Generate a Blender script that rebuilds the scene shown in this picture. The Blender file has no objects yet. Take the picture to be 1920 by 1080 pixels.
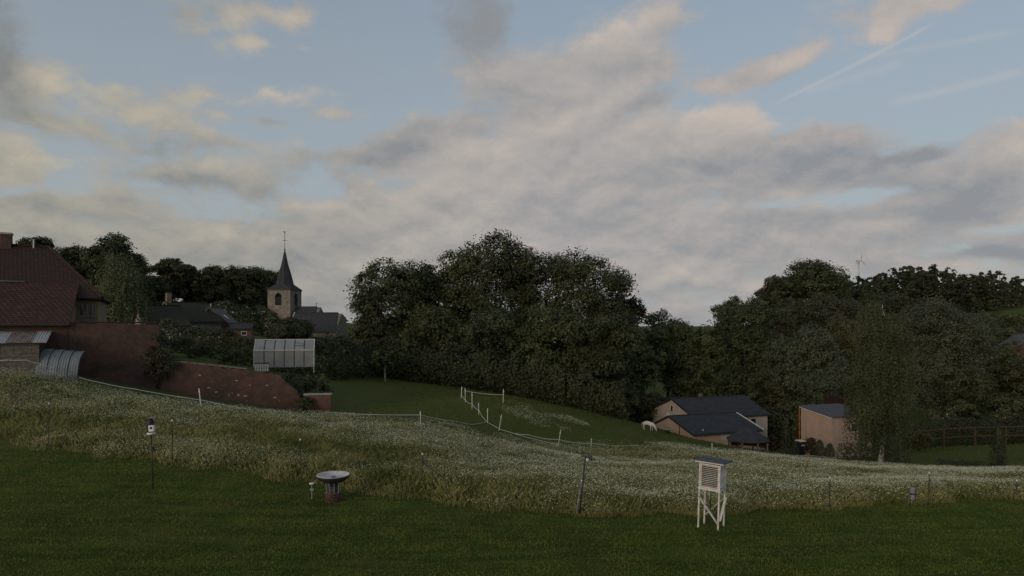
import bpy, math, random
import numpy as np
from mathutils import Vector, Matrix
R = math.radians
D = bpy.data
SC = bpy.context.scene
COL = SC.collection

# ------------------------------------------------------------------ camera
F, VH, CZ = 1250.0, 610.0, 5.65           # focal length in photo pixels, horizon row, camera height
cam = D.cameras.new('Camera'); camo = D.objects.new('Camera', cam); COL.objects.link(camo)
cam.sensor_width = 36.0; cam.lens = 36.0*F/1920.0; cam.shift_y = -(540-VH)/1920.0
cam.clip_start = 0.1; cam.clip_end = 9000
camo.location = (0, 0, CZ); camo.rotation_euler = (R(90), 0, 0)
SC.camera = camo
SC.render.resolution_x = 1024; SC.render.resolution_y = 576
SC.view_settings.view_transform = 'Standard'; SC.view_settings.look = 'None'
SC.view_settings.exposure = 0.0; SC.view_settings.gamma = 1.0
SC.view_settings.use_curve_mapping = False
SC.cycles.max_bounces = 5; SC.cycles.diffuse_bounces = 2; SC.cycles.glossy_bounces = 2; SC.cycles.transmission_bounces = 3

# ------------------------------------------------------------------ world: Nishita dusk sky with drifting cloud
SUN_AZ, SUN_EL = 215.0, 10.0      # compass degrees from +Y (clockwise): behind the camera, to the left
W = D.worlds.new('World'); SC.world = W; W.use_nodes = True
W.cycles.sampling_method = 'MANUAL'; W.cycles.sample_map_resolution = 512
nt = W.node_tree; nt.nodes.clear()

class NG:
    """tiny node-building helper"""
    def __init__(s, tree): s.t = tree
    def n(s, typ, **kw):
        nd = s.t.nodes.new(typ)
        for k, v in kw.items(): setattr(nd, k, v)
        return nd
    def lk(s, a, b): s.t.links.new(a, b)
    def put(s, sock, v):
        if isinstance(v, bpy.types.NodeSocket): s.lk(v, sock)
        elif v is not None: sock.default_value = v
    def m(s, op, a, b=None, c=None, clamp=False):
        nd = s.n('ShaderNodeMath', operation=op); nd.use_clamp = clamp
        s.put(nd.inputs[0], a); s.put(nd.inputs[1], b)
        if c is not None: s.put(nd.inputs[2], c)
        return nd.outputs[0]
    def vm(s, op, a, b=None):
        nd = s.n('ShaderNodeVectorMath', operation=op); s.put(nd.inputs[0], a); s.put(nd.inputs[1], b)
        return nd.outputs[1] if op in ('LENGTH', 'DOT_PRODUCT', 'DISTANCE') else nd.outputs[0]
    def mr(s, v, a, b, c=0.0, d=1.0, smooth=True):
        nd = s.n('ShaderNodeMapRange'); nd.interpolation_type = 'SMOOTHSTEP' if smooth else 'LINEAR'
        s.put(nd.inputs['Value'], v)
        for nm, x in (('From Min', a), ('From Max', b), ('To Min', c), ('To Max', d)): s.put(nd.inputs[nm], x)
        return nd.outputs[0]
    def mix(s, f, a, b, mode='MIX'):
        nd = s.n('ShaderNodeMix', data_type='RGBA', blend_type=mode); nd.clamp_factor = True
        s.put(nd.inputs[0], f); s.put(nd.inputs[6], a); s.put(nd.inputs[7], b)
        return nd.outputs[2]
    def noise(s, vec, scale, detail=4, rough=.55, dim='3D', dist=0.0):
        nd = s.n('ShaderNodeTexNoise', noise_dimensions=dim)
        s.put(nd.inputs['Vector'], vec); nd.inputs['Scale'].default_value = scale
        nd.inputs['Detail'].default_value = detail; nd.inputs['Roughness'].default_value = rough
        nd.inputs['Distortion'].default_value = dist
        return nd.outputs[0]
    def xyz(s, x, y, z=0.0):
        nd = s.n('ShaderNodeCombineXYZ'); s.put(nd.inputs[0], x); s.put(nd.inputs[1], y); s.put(nd.inputs[2], z)
        return nd.outputs[0]
    def sep(s, v):
        nd = s.n('ShaderNodeSeparateXYZ'); s.lk(v, nd.inputs[0]); return nd.outputs

def c4(c): return (c[0], c[1], c[2], 1.0)

def sky_dir(u, v):
    """photo pixel -> azimuth / elevation in degrees (clouds have a place in the sky)"""
    az = math.atan2(u-960, F); el = math.atan2((VH-v)*math.cos(az), F)
    return math.degrees(az), math.degrees(el)

# cloud masses: (u, v, half-width px, half-height px, tilt deg, cover, tone): tone > 0 sunlit, < 0 shaded
CLOUDS = [
    # the long grey bank over the village and the valley
    (520, 520, 640, 110, 0, .40, -.08), (980, 420, 480, 140, 6, .42, .02), (1060, 260, 270, 100, 22, .32, .06), (1150, 95, 150, 80, 18, .34, .06),
    (1400, 262, 190, 55, 0, .36, -.05), (1450, 450, 470, 70, 0, .34, -.05), (1060, 150, 120, 70, 30, .18, .0),
    (985, 255, 190, 26, 16, .10, .30), (780, 262, 120, 34, 18, .34, -.34), (1160, 40, 90, 26, 10, .10, .28), (1200, 125, 90, 20, 4, .08, -.22),
    (1440, 212, 130, 22, 0, .10, .34), (1520, 300, 110, 42, 0, .20, -.30), (1300, 330, 200, 40, 0, .06, -.16), (1250, 505, 110, 22, 0, .08, .30),
    (1560, 415, 180, 26, 0, .14, -.22), (540, 384, 70, 16, 6, .10, .28), (820, 360, 150, 40, 0, .06, .14), (680, 300, 90, 16, 0, .12, -.10),
    # left
    (0, 90, 80, 120, 0, .46, -.55), (110, 140, 62, 40, 25, .26, .34), (245, 190, 95, 38, -8, .30, .30), (300, 230, 110, 26, -10, .16, .10), (60, 285, 130, 30, 0, .24, .30),
    (300, 275, 80, 30, 0, .26, -.32), (330, 335, 110, 24, 0, .20, -.26), (60, 225, 110, 22, 0, .20, -.10), (120, 390, 220, 40, 0, .26, -.10), (30, 330, 80, 30, 0, .18, .20),
    (448, 98, 52, 26, 4, .40, .34), (540, 95, 80, 9, 8, .22, .20), (550, 40, 55, 28, 10, .36, .30), (455, 28, 60, 24, 6, .28, .22), (340, 28, 80, 30, 6, .24, -.14), (290, 70, 70, 20, 0, .14, -.18),
    (525, 183, 46, 15, 0, .24, .22), (520, 228, 44, 13, 0, .18, -.26), (640, 215, 60, 14, 0, .12, .10), (720, 72, 60, 10, 12, .16, .12), (430, 265, 60, 16, 0, .14, -.05),
    # right
    (1480, 118, 62, 18, 10, .36, .36), (1400, 145, 70, 20, 16, .30, -.06), (1335, 162, 44, 16, 0, .24, .14), (1730, 10, 130, 26, 0, .40, .10), (1660, 66, 32, 20, 0, .34, .30),
    (1890, 275, 90, 34, 12, .36, .36), (1850, 325, 120, 26, 4, .28, -.10), (1700, 290, 60, 18, 8, .36, -.42), (1775, 388, 120, 44, 0, .40, -.42), (1620, 340, 100, 26, 0, .22, -.18), (1460, 360, 50, 14, 0, .14, .20),
    (1855, 150, 30, 14, 20, .24, .22), (1235, 188, 44, 13, 10, .24, -.28), (1900, 470, 90, 18, 0, .30, -.34), (1560, 82, 50, 14, 0, .12, .08), (905, 25, 84, 70, 0, .36, -.85), (395, 62, 60, 10, 10, .16, .10), (620, 62, 50, 9, 14, .14, .08), (360, 175, 60, 14, 0, .20, .16), (600, 165, 70, 9, 6, .12, .06), (400, 215, 50, 12, 0, .20, .16), (200, 120, 60, 16, 10, .14, -.06),  # the darkest mass here stands in for a drop on the lens, not a cloud
    # clear lanes
    (650, 130, 210, 110, 12, -.16, 0), (200, 40, 120, 40, 0, -.16, 0), (1560, 190, 260, 40, 20, -.14, 0), (1420, 50, 170, 50, 0, -.14, 0), (1800, 150, 180, 60, 0, -.16, 0),
    (1500, 378, 150, 13, 0, -.19, 0), (1640, 368, 90, 12, 0, -.14, 0), (1905, 425, 60, 14, 0, -.22, 0), (50, 362, 60, 16, 24, -.36, 0), (560, 262, 90, 30, 0, -.10, 0), (1330, 90, 60, 40, 0, -.12, 0), (1850, 220, 120, 30, 0, -.14, 0),
]
gt = D.node_groups.new('cloud_density', 'ShaderNodeTree')
gt.interface.new_socket('AzEl', in_out='INPUT', socket_type='NodeSocketVector')
gt.interface.new_socket('Density', in_out='OUTPUT', socket_type='NodeSocketFloat')
gt.interface.new_socket('Broad', in_out='OUTPUT', socket_type='NodeSocketFloat')
gt.interface.new_socket('Warp', in_out='OUTPUT', socket_type='NodeSocketVector')
g = NG(gt)
gi = g.n('NodeGroupInput'); go = g.n('NodeGroupOutput')
a_, e_, _ = g.sep(gi.outputs[0])
azr = g.m('RADIANS', a_); elr = g.m('RADIANS', g.m('MAXIMUM', e_, 0.0))
rr = g.m('DIVIDE', g.m('COSINE', elr), g.m('ADD', g.m('SINE', elr), .42))
q = g.xyz(g.m('MULTIPLY', g.m('SINE', azr), rr), g.m('MULTIPLY', g.m('COSINE', azr), rr), 3.7)
n1 = g.noise(q, 6.0, 7, .6, dist=.2)
n2 = g.noise(q, 1.9, 4, .5)
dens = g.m('ADD', g.m('MULTIPLY', n1, 1.3), g.m('MULTIPLY', n2, .45))
dens = g.m('SUBTRACT', dens, .43)
# wobble the masses so that none has a clean outline
wob = g.n('ShaderNodeTexNoise'); g.lk(q, wob.inputs['Vector']); wob.inputs['Scale'].default_value = 4.5; wob.inputs['Detail'].default_value = 5
wv = g.vm('MULTIPLY', g.vm('SUBTRACT', wob.outputs[1], (.5, .5, .5)), (5., 3., 0.))
g.lk(dens, go.inputs[0]); g.lk(g.noise(g.vm('ADD', q, (4.1, 2.3, 0.)), 3.0, 6, .55), go.inputs[1]); g.lk(g.vm('ADD', gi.outputs[0], wv), go.inputs[2])

w = NG(nt)
tc = w.n('ShaderNodeTexCoord')
dx, dy, dz = w.sep(w.vm('NORMALIZE', tc.outputs['Generated']))
az = w.m('DEGREES', w.m('ARCTAN2', dx, dy)); el = w.m('DEGREES', w.m('ARCSINE', dz))
ae = w.xyz(az, el, 0.0)
def dgrp(vec):
    nd = w.n('ShaderNodeGroup'); nd.node_tree = gt; w.lk(vec, nd.inputs[0]); return nd.outputs
(d0, broad, av), (d1, _b, _a) = dgrp(ae), dgrp(w.vm('ADD', ae, (-.4, .9, 0.)))       # the second: a step towards the light, upper left
relief = w.m('SUBTRACT', d0, d1)
acc = w.xyz(d0, 0.0, 0.0)          # x: cover, y: tone
for (u, v, hw, hh, tl, wt, tn) in CLOUDS:
    a0, e0 = sky_dir(u, v)
    k = math.degrees(1/F)*math.cos(math.radians(a0))
    mp = w.n('ShaderNodeMapping', vector_type='TEXTURE')
    mp.inputs['Location'].default_value = (a0, e0, 0); mp.inputs['Rotation'].default_value = (0, 0, R(tl))
    mp.inputs['Scale'].default_value = (hw*k, hh*k, 1)
    ch_ = w.n('ShaderNodeVectorMath', operation='MULTIPLY_ADD'); w.lk(acc, ch_.inputs[0]); ch_.inputs[1].default_value = (0, 0, 1); w.lk(av, ch_.inputs[2])   # adds nothing: keeps the masses evaluated one after another
    w.lk(ch_.outputs[0], mp.inputs['Vector'])
    d2 = w.vm('DOT_PRODUCT', mp.outputs[0], mp.outputs[0])
    bl = w.m('POWER', .333, d2)
    ma = w.n('ShaderNodeVectorMath', operation='MULTIPLY_ADD'); w.lk(bl, ma.inputs[0]); ma.inputs[1].default_value = (wt, tn, 0.0); w.lk(acc, ma.inputs[2])
    acc = ma.outputs[0]
d0, tone, _z = w.sep(acc)
sky = w.n('ShaderNodeTexSky', sky_type='NISHITA'); sky.sun_disc = False
sky.sun_elevation = R(SUN_EL); sky.sun_rotation = R(SUN_AZ); sky.altitude = 60
sky.air_density = 1.0; sky.dust_density = 1.0; sky.ozone_density = 1.3
skyc = w.mix(w.mr(el, 0., 40., .9, .42), sky.outputs[0], (2.3, 2.5, 2.66, 1))     # thin high veil
d0 = w.m('ADD', d0, w.mr(el, 0., 9., .22, 0.))        # cloud closes up towards the horizon
cover = w.mr(d0, .46, .76)
thick = w.mr(d0, .55, 1.05)
lit = w.m('ADD', w.m('MULTIPLY_ADD', relief, 1.25, .47), w.m('MULTIPLY', w.m('SUBTRACT', broad, .5), 1.0))
lit = w.m('ADD', lit, w.m('MULTIPLY', tone, 1.15), clamp=True)
lit = w.m('MULTIPLY', lit, w.m('MULTIPLY_ADD', thick, -.16, 1.0))
low = w.mr(el, 0., 8.)
lit = w.m('MULTIPLY', lit, w.m('MULTIPLY_ADD', low, .25, .75))
litc = w.mix(w.mr(az, -34., 5.), (3.45, 3.1, 2.45, 1), (3.75, 3.27, 2.9, 1))
shc = w.mix(w.mr(az, -34., 5.), (1.5, 1.57, 1.55, 1), (1.76, 1.86, 2.0, 1))
cloudc = w.mix(lit, shc, litc)
cols = w.mix(w.m('MULTIPLY', cover, .95), skyc, cloudc)
for (u0, v0, u1, v1, hh, st_) in ((1450, 195, 1755, 42, 3.5, .36), (1660, 195, 1930, 130, 7, .28), (1500, 175, 1700, 115, 10, .2), (1600, 110, 1920, 55, 6, .16)):      # contrails
    a0, e0 = sky_dir(u0, v0); a1, e1 = sky_dir(u1, v1)
    mp = w.n('ShaderNodeMapping', vector_type='TEXTURE'); mp.inputs['Location'].default_value = ((a0+a1)/2, (e0+e1)/2, 0)
    mp.inputs['Rotation'].default_value = (0, 0, math.atan2(e1-e0, a1-a0)); mp.inputs['Scale'].default_value = (math.hypot(a1-a0, e1-e0)/2, hh*.04, 1)
    w.lk(w.vm('ADD', ae, w.vm('MULTIPLY', w.vm('SUBTRACT', av, ae), (.03, .03, 0.))), mp.inputs['Vector'])
    X_, Y_, _z = w.sep(mp.outputs[0])
    band = w.m('MULTIPLY', w.m('POWER', 2.718, w.m('MULTIPLY', w.m('MULTIPLY', Y_, Y_), -1.)), w.mr(w.m('ABSOLUTE', X_), .75, 1.05, 1., 0.))
    cols = w.mix(w.m('MULTIPLY', w.m('MULTIPLY', band, st_), w.mr(broad, .3, .55)), cols, (3.5, 3.4, 3.3, 1))
bg = w.n('ShaderNodeBackground'); bg.inputs['Strength'].default_value = .15
w.lk(cols, bg.inputs['Color'])
wo = w.n('ShaderNodeOutputWorld'); w.lk(bg.outputs[0], wo.inputs[0])

# ------------------------------------------------------------------ the last weak sunlight
sl = D.lights.new('Sun', 'SUN'); so = D.objects.new('Sun', sl); COL.objects.link(so)
sl.energy = 1.3; sl.angle = R(25); sl.color = (1.0, .80, .62)
sd = Vector((math.sin(R(SUN_AZ))*math.cos(R(SUN_EL)), math.cos(R(SUN_AZ))*math.cos(R(SUN_EL)), math.sin(R(SUN_EL))))
so.rotation_euler = sd.to_track_quat('Z', 'Y').to_euler(); so.location = (0, -10, 40)

# ------------------------------------------------------------------ helpers
def P(u, v, d): return Vector(((u-960)/F*d, d, CZ+(VH-v)/F*d))
def XY(u, d): return ((u-960)/F*d, d)

MATS = {}
def mat(name, col, col2=None, scale=4.0, rough=.8, bump=0.0, bscale=None, spec=.3, detail=5, coord='Object', rand=0.0, metal=0.0, lo=.35, hi=.65):
    if name in MATS: return MATS[name]
    m = D.materials.new(name); m.use_nodes = True; t = NG(m.node_tree)
    b = m.node_tree.nodes['Principled BSDF']
    tcn = t.n('ShaderNodeTexCoord'); vec = tcn.outputs[coord]
    if col2 is not None:
        n = t.noise(vec, scale, detail, .6)
        c = t.mix(t.mr(n, lo, hi), c4(col), c4(col2))
    else:
        c = t.mix(0.0, c4(col), c4(col))
    if rand:
        oi = t.n('ShaderNodeObjectInfo')
        hs = t.n('ShaderNodeHueSaturation'); t.lk(c, hs.inputs['Color'])
        t.lk(t.mr(oi.outputs['Random'], 0, 1, 1-rand, 1+rand, False), hs.inputs['Value'])
        t.lk(t.mr(oi.outputs['Random'], 0, 1, .5-.02, .5+.02, False), hs.inputs['Hue'])
        c = hs.outputs[0]
    t.lk(c, b.inputs['Base Color'])
    b.inputs['Roughness'].default_value = rough; b.inputs['Metallic'].default_value = metal
    b.inputs['Specular IOR Level'].default_value = spec
    if bump:
        bn = t.n('ShaderNodeBump'); bn.inputs['Strength'].default_value = bump; bn.inputs['Distance'].default_value = .02
        t.lk(t.noise(vec, bscale or scale*4, 4, .6), bn.inputs['Height']); t.lk(bn.outputs[0], b.inputs['Normal'])
    MATS[name] = m; return m

def brick_mat(name, c1, c2, mortar, bw=.22, rh=.075, patch=None, patch_lo=.5, patch_hi=.62, pscale=.5, zs=1.0, bump=.5, msize=.008):
    m = D.materials.new(name); m.use_nodes = True; t = NG(m.node_tree)
    b = m.node_tree.nodes['Principled BSDF']
    tcn = t.n('ShaderNodeTexCoord'); x, y, z = t.sep(tcn.outputs['Object'])
    vec = t.xyz(t.m('ADD', x, y), t.m('MULTIPLY', z, zs))
    bt = t.n('ShaderNodeTexBrick'); t.lk(vec, bt.inputs['Vector'])
    bt.inputs['Color1'].default_value = c4(c1); bt.inputs['Color2'].default_value = c4(c2); bt.inputs['Mortar'].default_value = c4(mortar)
    bt.inputs['Scale'].default_value = 1.0; bt.inputs['Brick Width'].default_value = bw; bt.inputs['Row Height'].default_value = rh
    bt.inputs['Mortar Size'].default_value = msize; bt.inputs['Mortar Smooth'].default_value = .3
    n = t.noise(tcn.outputs['Object'], 1.3, 6, .65)
    c = t.mix(t.mr(n, .3, .75), bt.outputs[0], t.mix(.55, bt.outputs[0], (.03, .025, .02, 1)))
    if patch is not None:
        n2 = t.noise(tcn.outputs['Object'], pscale, 7, .7)
        c = t.mix(t.m('MULTIPLY', t.mr(n2, patch_lo, patch_hi), .8), c, c4(patch))
    t.lk(c, b.inputs['Base Color']); b.inputs['Roughness'].default_value = .9; b.inputs['Specular IOR Level'].default_value = .15
    bn = t.n('ShaderNodeBump'); bn.inputs['Strength'].default_value = bump; bn.inputs['Distance'].default_value = .03
    t.lk(t.m('ADD', t.m('MULTIPLY', bt.outputs['Fac'], -.6), n), bn.inputs['Height']); t.lk(bn.outputs[0], b.inputs['Normal'])
    MATS[name] = m; return m

class MB:
    """collects polygons; build() links them as one mesh object"""
    def __init__(s): s.v = []; s.f = []
    def add(s, vs, fs):
        o = len(s.v); s.v += [tuple(x) for x in vs]; s.f += [tuple(i+o for i in f) for f in fs]; return s
    def quad(s, *p): return s.add(p, [tuple(range(len(p)))])
    def box(s, x0, x1, y0, y1, z0, z1, M=None):
        vs = [Vector((x, y, z)) for z in (z0, z1) for y in (y0, y1) for x in (x0, x1)]
        if M is not None: vs = [M @ v for v in vs]
        return s.add(vs, [(0, 2, 3, 1), (4, 5, 7, 6), (0, 1, 5, 4), (2, 6, 7, 3), (0, 4, 6, 2), (1, 3, 7, 5)])
    def bar(s, a, b, wx, wy=None, up=(0, 0, 1)):
        a = Vector(a); b = Vector(b); wy = wy or wx
        t = (b-a).normalized(); upv = Vector(up)
        if abs(t.dot(upv)) > .98: upv = Vector((1, 0, 0))
        x = t.cross(upv).normalized(); y = x.cross(t)
        vs = [p+x*sx*wx/2+y*sy*wy/2 for p in (a, b) for sx, sy in ((-1, -1), (1, -1), (1, 1), (-1, 1))]
        return s.add(vs, [(3, 2, 1, 0), (4, 5, 6, 7), (0, 1, 5, 4), (1, 2, 6, 5), (2, 3, 7, 6), (3, 0, 4, 7)])
    def tube(s, pts, rad, n=8, cap=True):
        pts = [Vector(p) for p in pts]
        if not isinstance(rad, (list, tuple)): rad = [rad]*len(pts)
        ref = Vector((0.31, 0.77, 0.55)); vs = []; fs = []
        for i, p in enumerate(pts):
            t = (pts[min(i+1, len(pts)-1)]-pts[max(i-1, 0)]).normalized()
            if abs(t.dot(ref)) > .95: ref = Vector((.9, -.1, .3))
            x = t.cross(ref).normalized(); y = t.cross(x)
            for k in range(n):
                a = 2*math.pi*k/n; vs.append(p+x*math.cos(a)*rad[i]+y*math.sin(a)*rad[i])
        for i in range(len(pts)-1):
            for k in range(n):
                k2 = (k+1) % n; fs.append((i*n+k, i*n+k2, (i+1)*n+k2, (i+1)*n+k))
        if cap: fs += [tuple(reversed(range(n))), tuple(range((len(pts)-1)*n, len(pts)*n))]
        return s.add(vs, fs)
    def lathe(s, prof, n=20, c=(0, 0), close=False):
        vs = []; fs = []
        for r, z in prof:
            for k in range(n):
                a = 2*math.pi*k/n; vs.append((c[0]+r*math.cos(a), c[1]+r*math.sin(a), z))
        for i in range(len(prof)-1):
            for k in range(n):
                k2 = (k+1) % n; fs.append((i*n+k, i*n+k2, (i+1)*n+k2, (i+1)*n+k))
        fs.append(tuple(reversed(range(n)))); fs.append(tuple(range((len(prof)-1)*n, len(prof)*n)))
        return s.add(vs, fs)
    def prism(s, poly, y0, y1):
        """xz polygon extruded along y"""
        n = len(poly); vs = [(x, y0, z) for x, z in poly]+[(x, y1, z) for x, z in poly]
        fs = [tuple(range(n)), tuple(reversed(range(n, 2*n)))]+[(i, i+n, (i+1) % n+n, (i+1) % n) for i in range(n)]
        return s.add(vs, fs)
    def slab(s, pts, th):
        """thick plate under an upward polygon"""
        pts = [Vector(p) for p in pts]; nrm = (pts[1]-pts[0]).cross(pts[2]-pts[0]).normalized()
        if nrm.z < 0: pts.reverse(); nrm = -nrm
        n = len(pts); lo = [p-nrm*th for p in pts]
        return s.add(pts+lo, [tuple(range(n)), tuple(reversed(range(n, 2*n)))]+[(i, i+n, (i+1) % n+n, (i+1) % n) for i in range(n)])
    def build(s, name, m, parent=None, smooth=False, bevel=0.0):
        me = D.meshes.new(name); me.from_pydata(s.v, [], s.f); me.update()
        o = D.objects.new(name, me); COL.objects.link(o)
        if m is not None: me.materials.append(MATS[m] if isinstance(m, str) else m)
        if parent is not None: o.parent = parent
        if smooth: me.polygons.foreach_set('use_smooth', [True]*len(me.polygons))
        if bevel:
            bv = o.modifiers.new('bevel', 'BEVEL'); bv.width = bevel; bv.segments = 2; bv.limit_method = 'ANGLE'
        return o

def tag(o, label=None, cat=None, group=None, kind=None):
    if label: o['label'] = label
    if cat: o['category'] = cat
    if group: o['group'] = group
    if kind: o['kind'] = kind
    return o
def thing(name, loc, rz, label, cat, group=None):
    o = D.objects.new(name, None); COL.objects.link(o); o.location = loc; o.rotation_euler = (0, 0, rz)
    o.empty_display_size = .3
    return tag(o, label, cat, group)
def copy_tree(o, parent=None):
    c = o.copy(); COL.objects.link(c)
    if parent is not None: c.parent = parent
    for ch in list(o.children): copy_tree(ch, c)
    return c
def np_mesh(name, V, polys, m, smooth=False):
    """V (n,3), polys (k, s) equal-sided faces"""
    me = D.meshes.new(name); k, sd_ = polys.shape
    me.vertices.add(len(V)); me.vertices.foreach_set('co', np.ascontiguousarray(V, dtype=np.float32).ravel())
    me.loops.add(k*sd_); me.loops.foreach_set('vertex_index', polys.astype(np.int32).ravel())
    me.polygons.add(k); me.polygons.foreach_set('loop_start', np.arange(k, dtype=np.int32)*sd_)
    me.polygons.foreach_set('loop_total', np.full(k, sd_, dtype=np.int32))
    if smooth: me.polygons.foreach_set('use_smooth', np.ones(k, dtype=bool))
    me.update(calc_edges=True); me.validate()
    if m is not None: me.materials.append(MATS[m] if isinstance(m, str) else m)
    return me

# ------------------------------------------------------------------ terrain
CP = []
def cp(u, v, d, dz=0.0):
    p = P(u, v, d); CP.append((p.x, p.y, p.z+dz))
def cw(x, y, zrel): CP.append((x, y, CZ+zrel))
for yy in (-25, 0, 12, 19):
    for xx in (-45, -22, -8, 8, 22, 45): CP.append((xx, yy, 0.0 if yy < 19 else -.05))
for a in [(0, 800, 30), (0, 760, 33), (0, 718, 36), (0, 703, 40), (150, 713, 40.5), (40, 697, 40), (300, 875, 24.5), (300, 806, 31),
          (300, 756, 38), (300, 730, 44.4), (560, 885, 24.5), (560, 828, 31), (560, 782, 39.5), (560, 769, 46), (620, 771, 46.5),
          (790, 886, 26), (790, 838, 34), (790, 795, 42), (790, 762, 52), (720, 722, 75), (640, 716, 75), (640, 746, 58),
          (960, 888, 28), (960, 836, 42), (865, 748, 54), (943, 757, 54), (960, 747, 75), (960, 740, 90), (1100, 772, 80), (1048, 838, 46),
          (1180, 800, 75), (1218, 808, 75), (1300, 823, 73), (1380, 838, 74), (1228, 803, 78), (1430, 851, 66), (1500, 858, 62), (1590, 864, 60),
          (1640, 875, 50), (1400, 905, 29.5), (1400, 880, 40), (1300, 905, 29), (1640, 905, 32), (1640, 930, 24), (1800, 870, 58), (1800, 838, 75),
          (1850, 903, 30), (1850, 890, 45), (1900, 835, 80), (1300, 790, 110), (1600, 785, 110), (1800, 765, 120), (1400, 845, 90),
          (1900, 591, 200), (1700, 602, 230), (525, 698, 55), (400, 692, 52), (330, 672, 55), (330, 628, 90), (450, 634, 95)]: cp(*a)
for a in [(-54, 160, -1.5), (-110, 180, 4), (-70, 195, 3), (-35, 50, -1.9), (-60, 60, 0.2), (-70, 110, 1.5), (0, 150, -9), (30, 200, -8), (60, 250, -3),
          (150, 255, 5), (200, 250, 8), (110, 160, -9), (-30, 110, -5), (-40, 250, -2), (-150, 250, 4), (90, 80, -10), (70, 45, -7), (20, 300, -7), (60, 330, -7)]: cw(*a)
for k in range(14):
    a = 2*math.pi*k/14; cw(480*math.cos(a), 480*math.sin(a)+60, -8 if math.sin(a) > -.3 else -6)
CPA = np.array(CP)
def tps_u(r2): return np.where(r2 > 1e-9, r2*np.log(np.maximum(r2, 1e-9)), 0.0)
SCL = 50.0
cxy = CPA[:, :2]/SCL; nC = len(cxy)
K = tps_u(((cxy[:, None]-cxy[None])**2).sum(-1))+np.eye(nC)*2e-3
A_ = np.zeros((nC+3, nC+3)); A_[:nC, :nC] = K; A_[:nC, nC] = 1; A_[:nC, nC+1:] = cxy; A_[nC, :nC] = 1; A_[nC+1:, :nC] = cxy.T
sol = np.linalg.solve(A_, np.concatenate([CPA[:, 2], np.zeros(3)]))
def gz(x, y):
    x = np.asarray(x, float).ravel(); y = np.asarray(y, float).ravel()
    out = np.empty(len(x))
    for i in range(0, len(x), 20000):
        q_ = np.stack([x[i:i+20000], y[i:i+20000]], 1)/SCL
        r2 = ((q_[:, None]-cxy[None])**2).sum(-1)
        out[i:i+20000] = tps_u(r2) @ sol[:nC]+sol[nC]+q_ @ sol[nC+1:]
    rad = np.hypot(x, y-60); k = np.clip((rad-330)/150, 0, 1); k = k*k*(3-2*k)
    return out*(1-k)+(CZ-9)*k
def gnd(x, y): return float(gz([x], [y])[0])

# zones in plan
LB = np.array([(-42, 32), (-21.3, 27.7), (-13.5, 25.0), (-7.4, 23.2), (-2.2, 21.2), (1.9, 20.06), (5.5, 20.2), (10, 21.2), (13.9, 22.2), (18, 23.4), (42, 29)])
FB = np.array([(-45, 36), (-30.3, 38.5), (-25.6, 38.6), (-20, 37.5), (-12.6, 39), (-8.4, 40), (-5.7, 41.5), (-1.9, 42.5), (3.1, 45.5), (12, 51), (22, 50), (30, 41), (45, 36)])
def lawn_edge(x): return np.interp(x, LB[:, 0], LB[:, 1])+.25*np.sin(x*1.7)+.15*np.sin(x*4.1+1)
def far_edge(x): return np.interp(x, FB[:, 0], FB[:, 1])+.3*np.sin(x*1.1)
rng = np.random.default_rng(7)

def vnoise(x, y, s, seed=0):
    """smooth value noise in plan, 0..1"""
    r_ = np.random.default_rng(seed).random((64, 64)); x = x/s; y = y/s
    xi = np.floor(x).astype(int); yi = np.floor(y).astype(int); fx = x-xi; fy = y-yi
    fx = fx*fx*(3-2*fx); fy = fy*fy*(3-2*fy)
    f = lambda a, b: r_[a % 64, b % 64]
    return (f(xi, yi)*(1-fx)+f(xi+1, yi)*fx)*(1-fy)+(f(xi, yi+1)*(1-fx)+f(xi+1, yi+1)*fx)*fy
def fnoise(x, y, s, seed=0): return .55*vnoise(x, y, s, seed)+.3*vnoise(x, y, s/2.1, seed+1)+.15*vnoise(x, y, s/4.3, seed+2)

gx = np.concatenate([-np.geomspace(150, 5000, 22)[::-1], np.arange(-148, -62, 4), np.arange(-60, 60.1, .6), np.arange(62, 149, 4), np.geomspace(150, 5000, 22)])
gy = np.concatenate([-np.geomspace(60, 3000, 14)[::-1], np.arange(-56, 12, 4), np.arange(12, 72, .6), np.arange(72, 300, 3), np.geomspace(302, 7000, 26)])
GX, GY = np.meshgrid(gx, gy); xs = GX.ravel(); ys = GY.ravel()
zs_ = gz(xs, ys)
idx = np.arange(len(xs)).reshape(GX.shape)
quads = np.stack([idx[:-1, :-1], idx[:-1, 1:], idx[1:, 1:], idx[1:, :-1]], -1).reshape(-1, 4)
mg = D.materials.new('ground'); mg.use_nodes = True; t = NG(mg.node_tree); b = mg.node_tree.nodes['Principled BSDF']
tcn = t.n('ShaderNodeTexCoord'); vec = tcn.outputs['Object']
def attr(nm): a = t.n('ShaderNodeAttribute', attribute_name=nm); return a.outputs['Fac']
nA = t.noise(vec, .35, 6, .6); nB = t.noise(vec, 6, 6, .7); nC_ = t.noise(vec, 40, 3, .7)
strv = t.vm('MULTIPLY', vec, (.35, 2.6, 1.)); nS = t.noise(strv, 1.0, 5, .6)
lawn = t.mix(t.mr(nB, .3, .7), (.066, .098, .014, 1), (.096, .124, .021, 1))
lawn = t.mix(t.m('MULTIPLY', t.mr(nA, .42, .62), .7), lawn, (.098, .088, .022, 1))
lawn = t.mix(t.m('MULTIPLY', t.mr(nS, .42, .60), .8), lawn, (.036, .052, .009, 1))
lawn = t.mix(t.m('MULTIPLY', t.mr(t.noise(vec, 1.1, 5, .6), .55, .68), .6), lawn, (.11, .092, .026, 1))
mead = t.mix(t.mr(nB, .3, .7), (.070, .076, .018, 1), (.12, .118, .036, 1))
padd = t.mix(t.mr(nB, .3, .7), (.060, .080, .015, 1), (.088, .102, .022, 1))
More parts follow.
